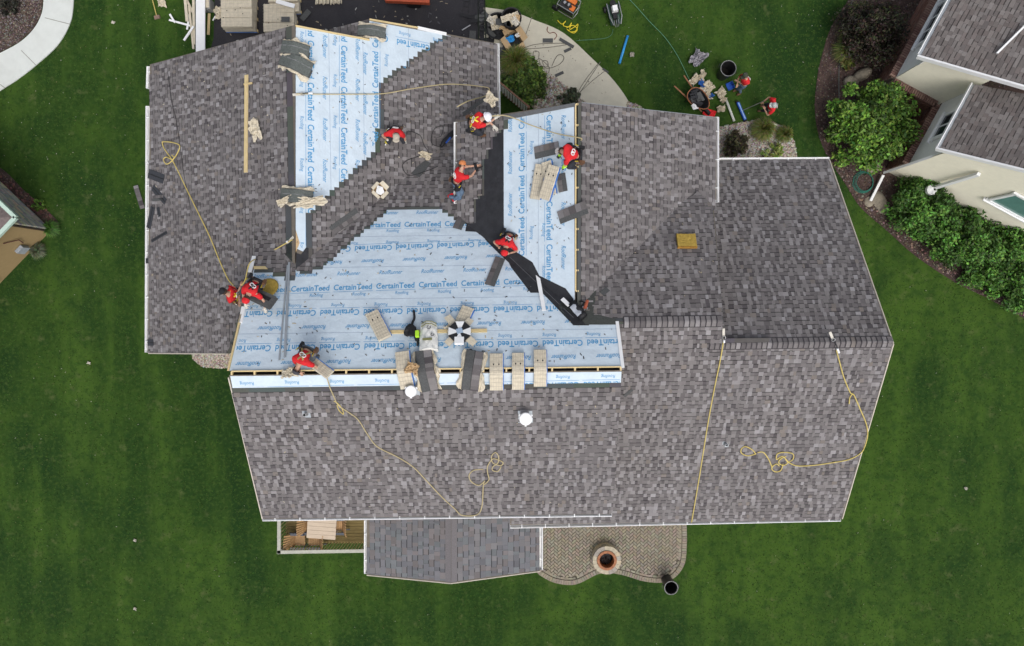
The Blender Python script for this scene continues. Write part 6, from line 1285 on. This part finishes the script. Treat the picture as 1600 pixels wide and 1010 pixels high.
for s_ in (-1, 1): MB().box((-.03, s_ * .14, .05), (.24, .015, .08)).build('pan_side', M_BLUED, o)
MB().tube([P(1144, 133, .15), P(1153, 128, .95)], .014, 7).build('handle', M_BLACK, o, local=l0)
# wheelbarrow
o = T('wheelbarrow', 'rusty rimmed black wheelbarrow full of shingle scraps by the roof corner', 'wheelbarrow', upframe(P(1082, 159, 0), P(1095, 171, 0)))
def ell(t, a, b, z, e=.12): return ((a + e * math.cos(t)) * math.cos(t), b * math.sin(t), z)
mb = MB(); n_ = 24; vs = []
for a, b, z in ((.30, .2, .28), (.5, .34, .62), (.47, .31, .60), (.27, .18, .30)): vs += [ell(2 * math.pi * k / n_, a, b, z) for k in range(n_)]
mb.add(vs, [(i * n_ + k, i * n_ + (k + 1) % n_, (i + 1) * n_ + (k + 1) % n_, (i + 1) * n_ + k) for i in range(3) for k in range(n_)] + [tuple(3 * n_ + k for k in range(n_)), tuple(k for k in range(n_ - 1, -1, -1))]); mb.build('tray', M_BLACK, o)
MB().tube([ell(2 * math.pi * k / 24, .5, .34, .63) for k in range(24)], .018, 6, closed=True).build('rim', mat('rust_steel', None), o)
for s_ in (-1, 1): MB().bar((-.95, s_ * .28, .62), (.55, s_ * .12, .2), .045, .045).build('handle', mat('rust_wood', (.25, .12, .06), .8), o); MB().bar((-.2, s_ * .2, .02), (-.15, s_ * .22, .4), .03, .03).build('leg', M_BLACK, o)
MB().lathe([(.05, -.05), (.19, -.05), (.19, .05), (.05, .05)], 18, M=Matrix.Translation((.68, 0, .19)) @ Matrix.Rotation(math.pi / 2, 4, 'X')).build('wheel', M_BLACK, o)
R.seed(8)
for k in range(14): MB().box((R.uniform(-.25, .28), R.uniform(-.16, .16), .48 + .015 * k), (R.uniform(.2, .42), R.uniform(.06, .16), .012), R.uniform(-.7, 1.2)).build('scrap', (mat('headlap_dark', None), M_MEMB)[k % 2], o)
paper(upframe(P(1084, 168, .74), P(1087, 172, .74)), 'white paper scrap on top of the wheelbarrow load', .24, .16, seed=70, m=M_WHITE, hgt=.1)
o = T('red_tarp', 'small heap of red cloth right beside the wheelbarrow wheel', 'cloth', upframe(P(1107, 178, .02), P(1115, 181, .02))); MB().grid(lambda u, v: ((u - .5) * .5, (v - .5) * .3, .12 + .12 * noise.noise(Vector((u * 4, v * 4, 3)))), 10, 8, thick=.01).build('cloth', M_RED, o)
# small litter on lawn
for i, (x, y, lab) in enumerate(((140, 567, 'tiny white litter scrap alone on the left lawn'), (212, 844, 'tiny pale litter scrap on the lower left lawn'), (212, 951, 'tiny green white litter scrap near the bottom left'), (1508, 763, 'tiny pale litter scrap on the lower right lawn'), (178, 36, 'tiny white litter scrap on the upper left lawn'), (1490, 405, 'tiny pale scrap on the grass by the hedge'))):
    paper(upframe(P(x, y, .02), P(x + 5, y + 2, .02)), lab, .13, .1, 'litter', 80 + i, m_wg, .06, name='litter')

# uncountable crumbs left by the work
R.seed(21)
def crumbs(name, pl, poly, n, cols, smax, parent=None, lift=.02):
    mb = MB(); xs = [q[0] for q in poly]; ys = [q[1] for q in poly]
    for _ in range(n):
        x, y = R.uniform(min(xs), max(xs)), R.uniform(min(ys), max(ys))
        if not inpoly(x, y, poly): continue
        c = pl.on(x, y, lift); a = R.uniform(0, 6.28); l, w_ = R.uniform(.02, smax), R.uniform(.006, smax * .35)
        d = pl.eu * math.cos(a) + pl.up * math.sin(a); e = pl.n.cross(d); k = R.choice(cols)
        mb.add([c - d * l - e * w_, c + d * l - e * w_ * .5, c + d * l * .8 + e * w_, c - d * l * .7 + e * w_, c + pl.n * .015], [(0, 1, 4), (1, 2, 4), (2, 3, 4), (3, 0, 4)], k)
    o = mb.build(name, M_STONE); o['kind'] = 'stuff'; return o
dk3 = [(.03, .03, .03), (.08, .075, .075), (.12, .11, .1), (.45, .38, .25)]
crumbs('roofing_crumbs', N, [(400, 425), (600, 335), (735, 365), (890, 500), (960, 515), (965, 565), (365, 570)], 260, dk3, .05, lift=.014)
crumbs('roofing_crumbs', E1, [(465, 50), (590, 70), (590, 230), (485, 330), (464, 380)], 90, dk3, .04, lift=.014)
crumbs('roofing_crumbs', E1, [(600, 140), (770, 75), (770, 180), (712, 225), (500, 400)], 90, dk3 + [(.5, .45, .35)], .05, lift=.03)
crumbs('roofing_crumbs', NW, [(790, 190), (895, 170), (895, 440), (800, 385)], 80, dk3, .04, lift=.014)
crumbs('roofing_crumbs', W, [(236, 110), (445, 60), (445, 420), (350, 545), (236, 545)], 90, dk3 + [(.5, .45, .35)], .06, lift=.03)
crumbs('roofing_crumbs', S, [(365, 620), (965, 612), (955, 790), (415, 800)], 110, dk3 + [(.5, .45, .35)], .04, lift=.03)
crumbs('roofing_crumbs', N, [(910, 400), (1110, 330), (1125, 490), (930, 490)], 50, dk3, .05, lift=.03)
crumbs('driveway_litter', lvl(.03), [(345, 0), (755, 0), (755, 60), (345, 75)], 80, [(.4, .4, .38), (.3, .25, .18), (.1, .1, .11)], .08, lift=.0)
crumbs('path_litter', lvl(.04), [(765, 22), (830, 38), (920, 95), (975, 165), (930, 170), (830, 95)], 110, [(.1, .09, .08), (.2, .17, .12)], .04, lift=.0)
lit = [(.35, .36, .25), (.2, .22, .08), (.5, .5, .42), (.12, .16, .05), (.25, .2, .1)]
crumbs('lawn_litter', lvl(.05), [(0, 420), (230, 420), (230, 555), (355, 580), (405, 810), (430, 880), (560, 910), (840, 900), (1080, 920), (1320, 815), (1390, 560), (1400, 420), (1600, 560), (1600, 1010), (0, 1010)], 500, lit, .028, lift=.0)
crumbs('lawn_litter', lvl(.05), [(120, 0), (290, 0), (325, 75), (230, 100), (225, 420), (100, 420), (90, 330), (0, 240), (0, 160), (80, 100)], 260, lit, .028, lift=.0)
crumbs('lawn_litter', lvl(.05), [(800, 5), (1320, 5), (1280, 80), (1270, 180), (1200, 185), (1120, 180), (1000, 160), (930, 90), (850, 30)], 230, lit, .03, lift=.0)
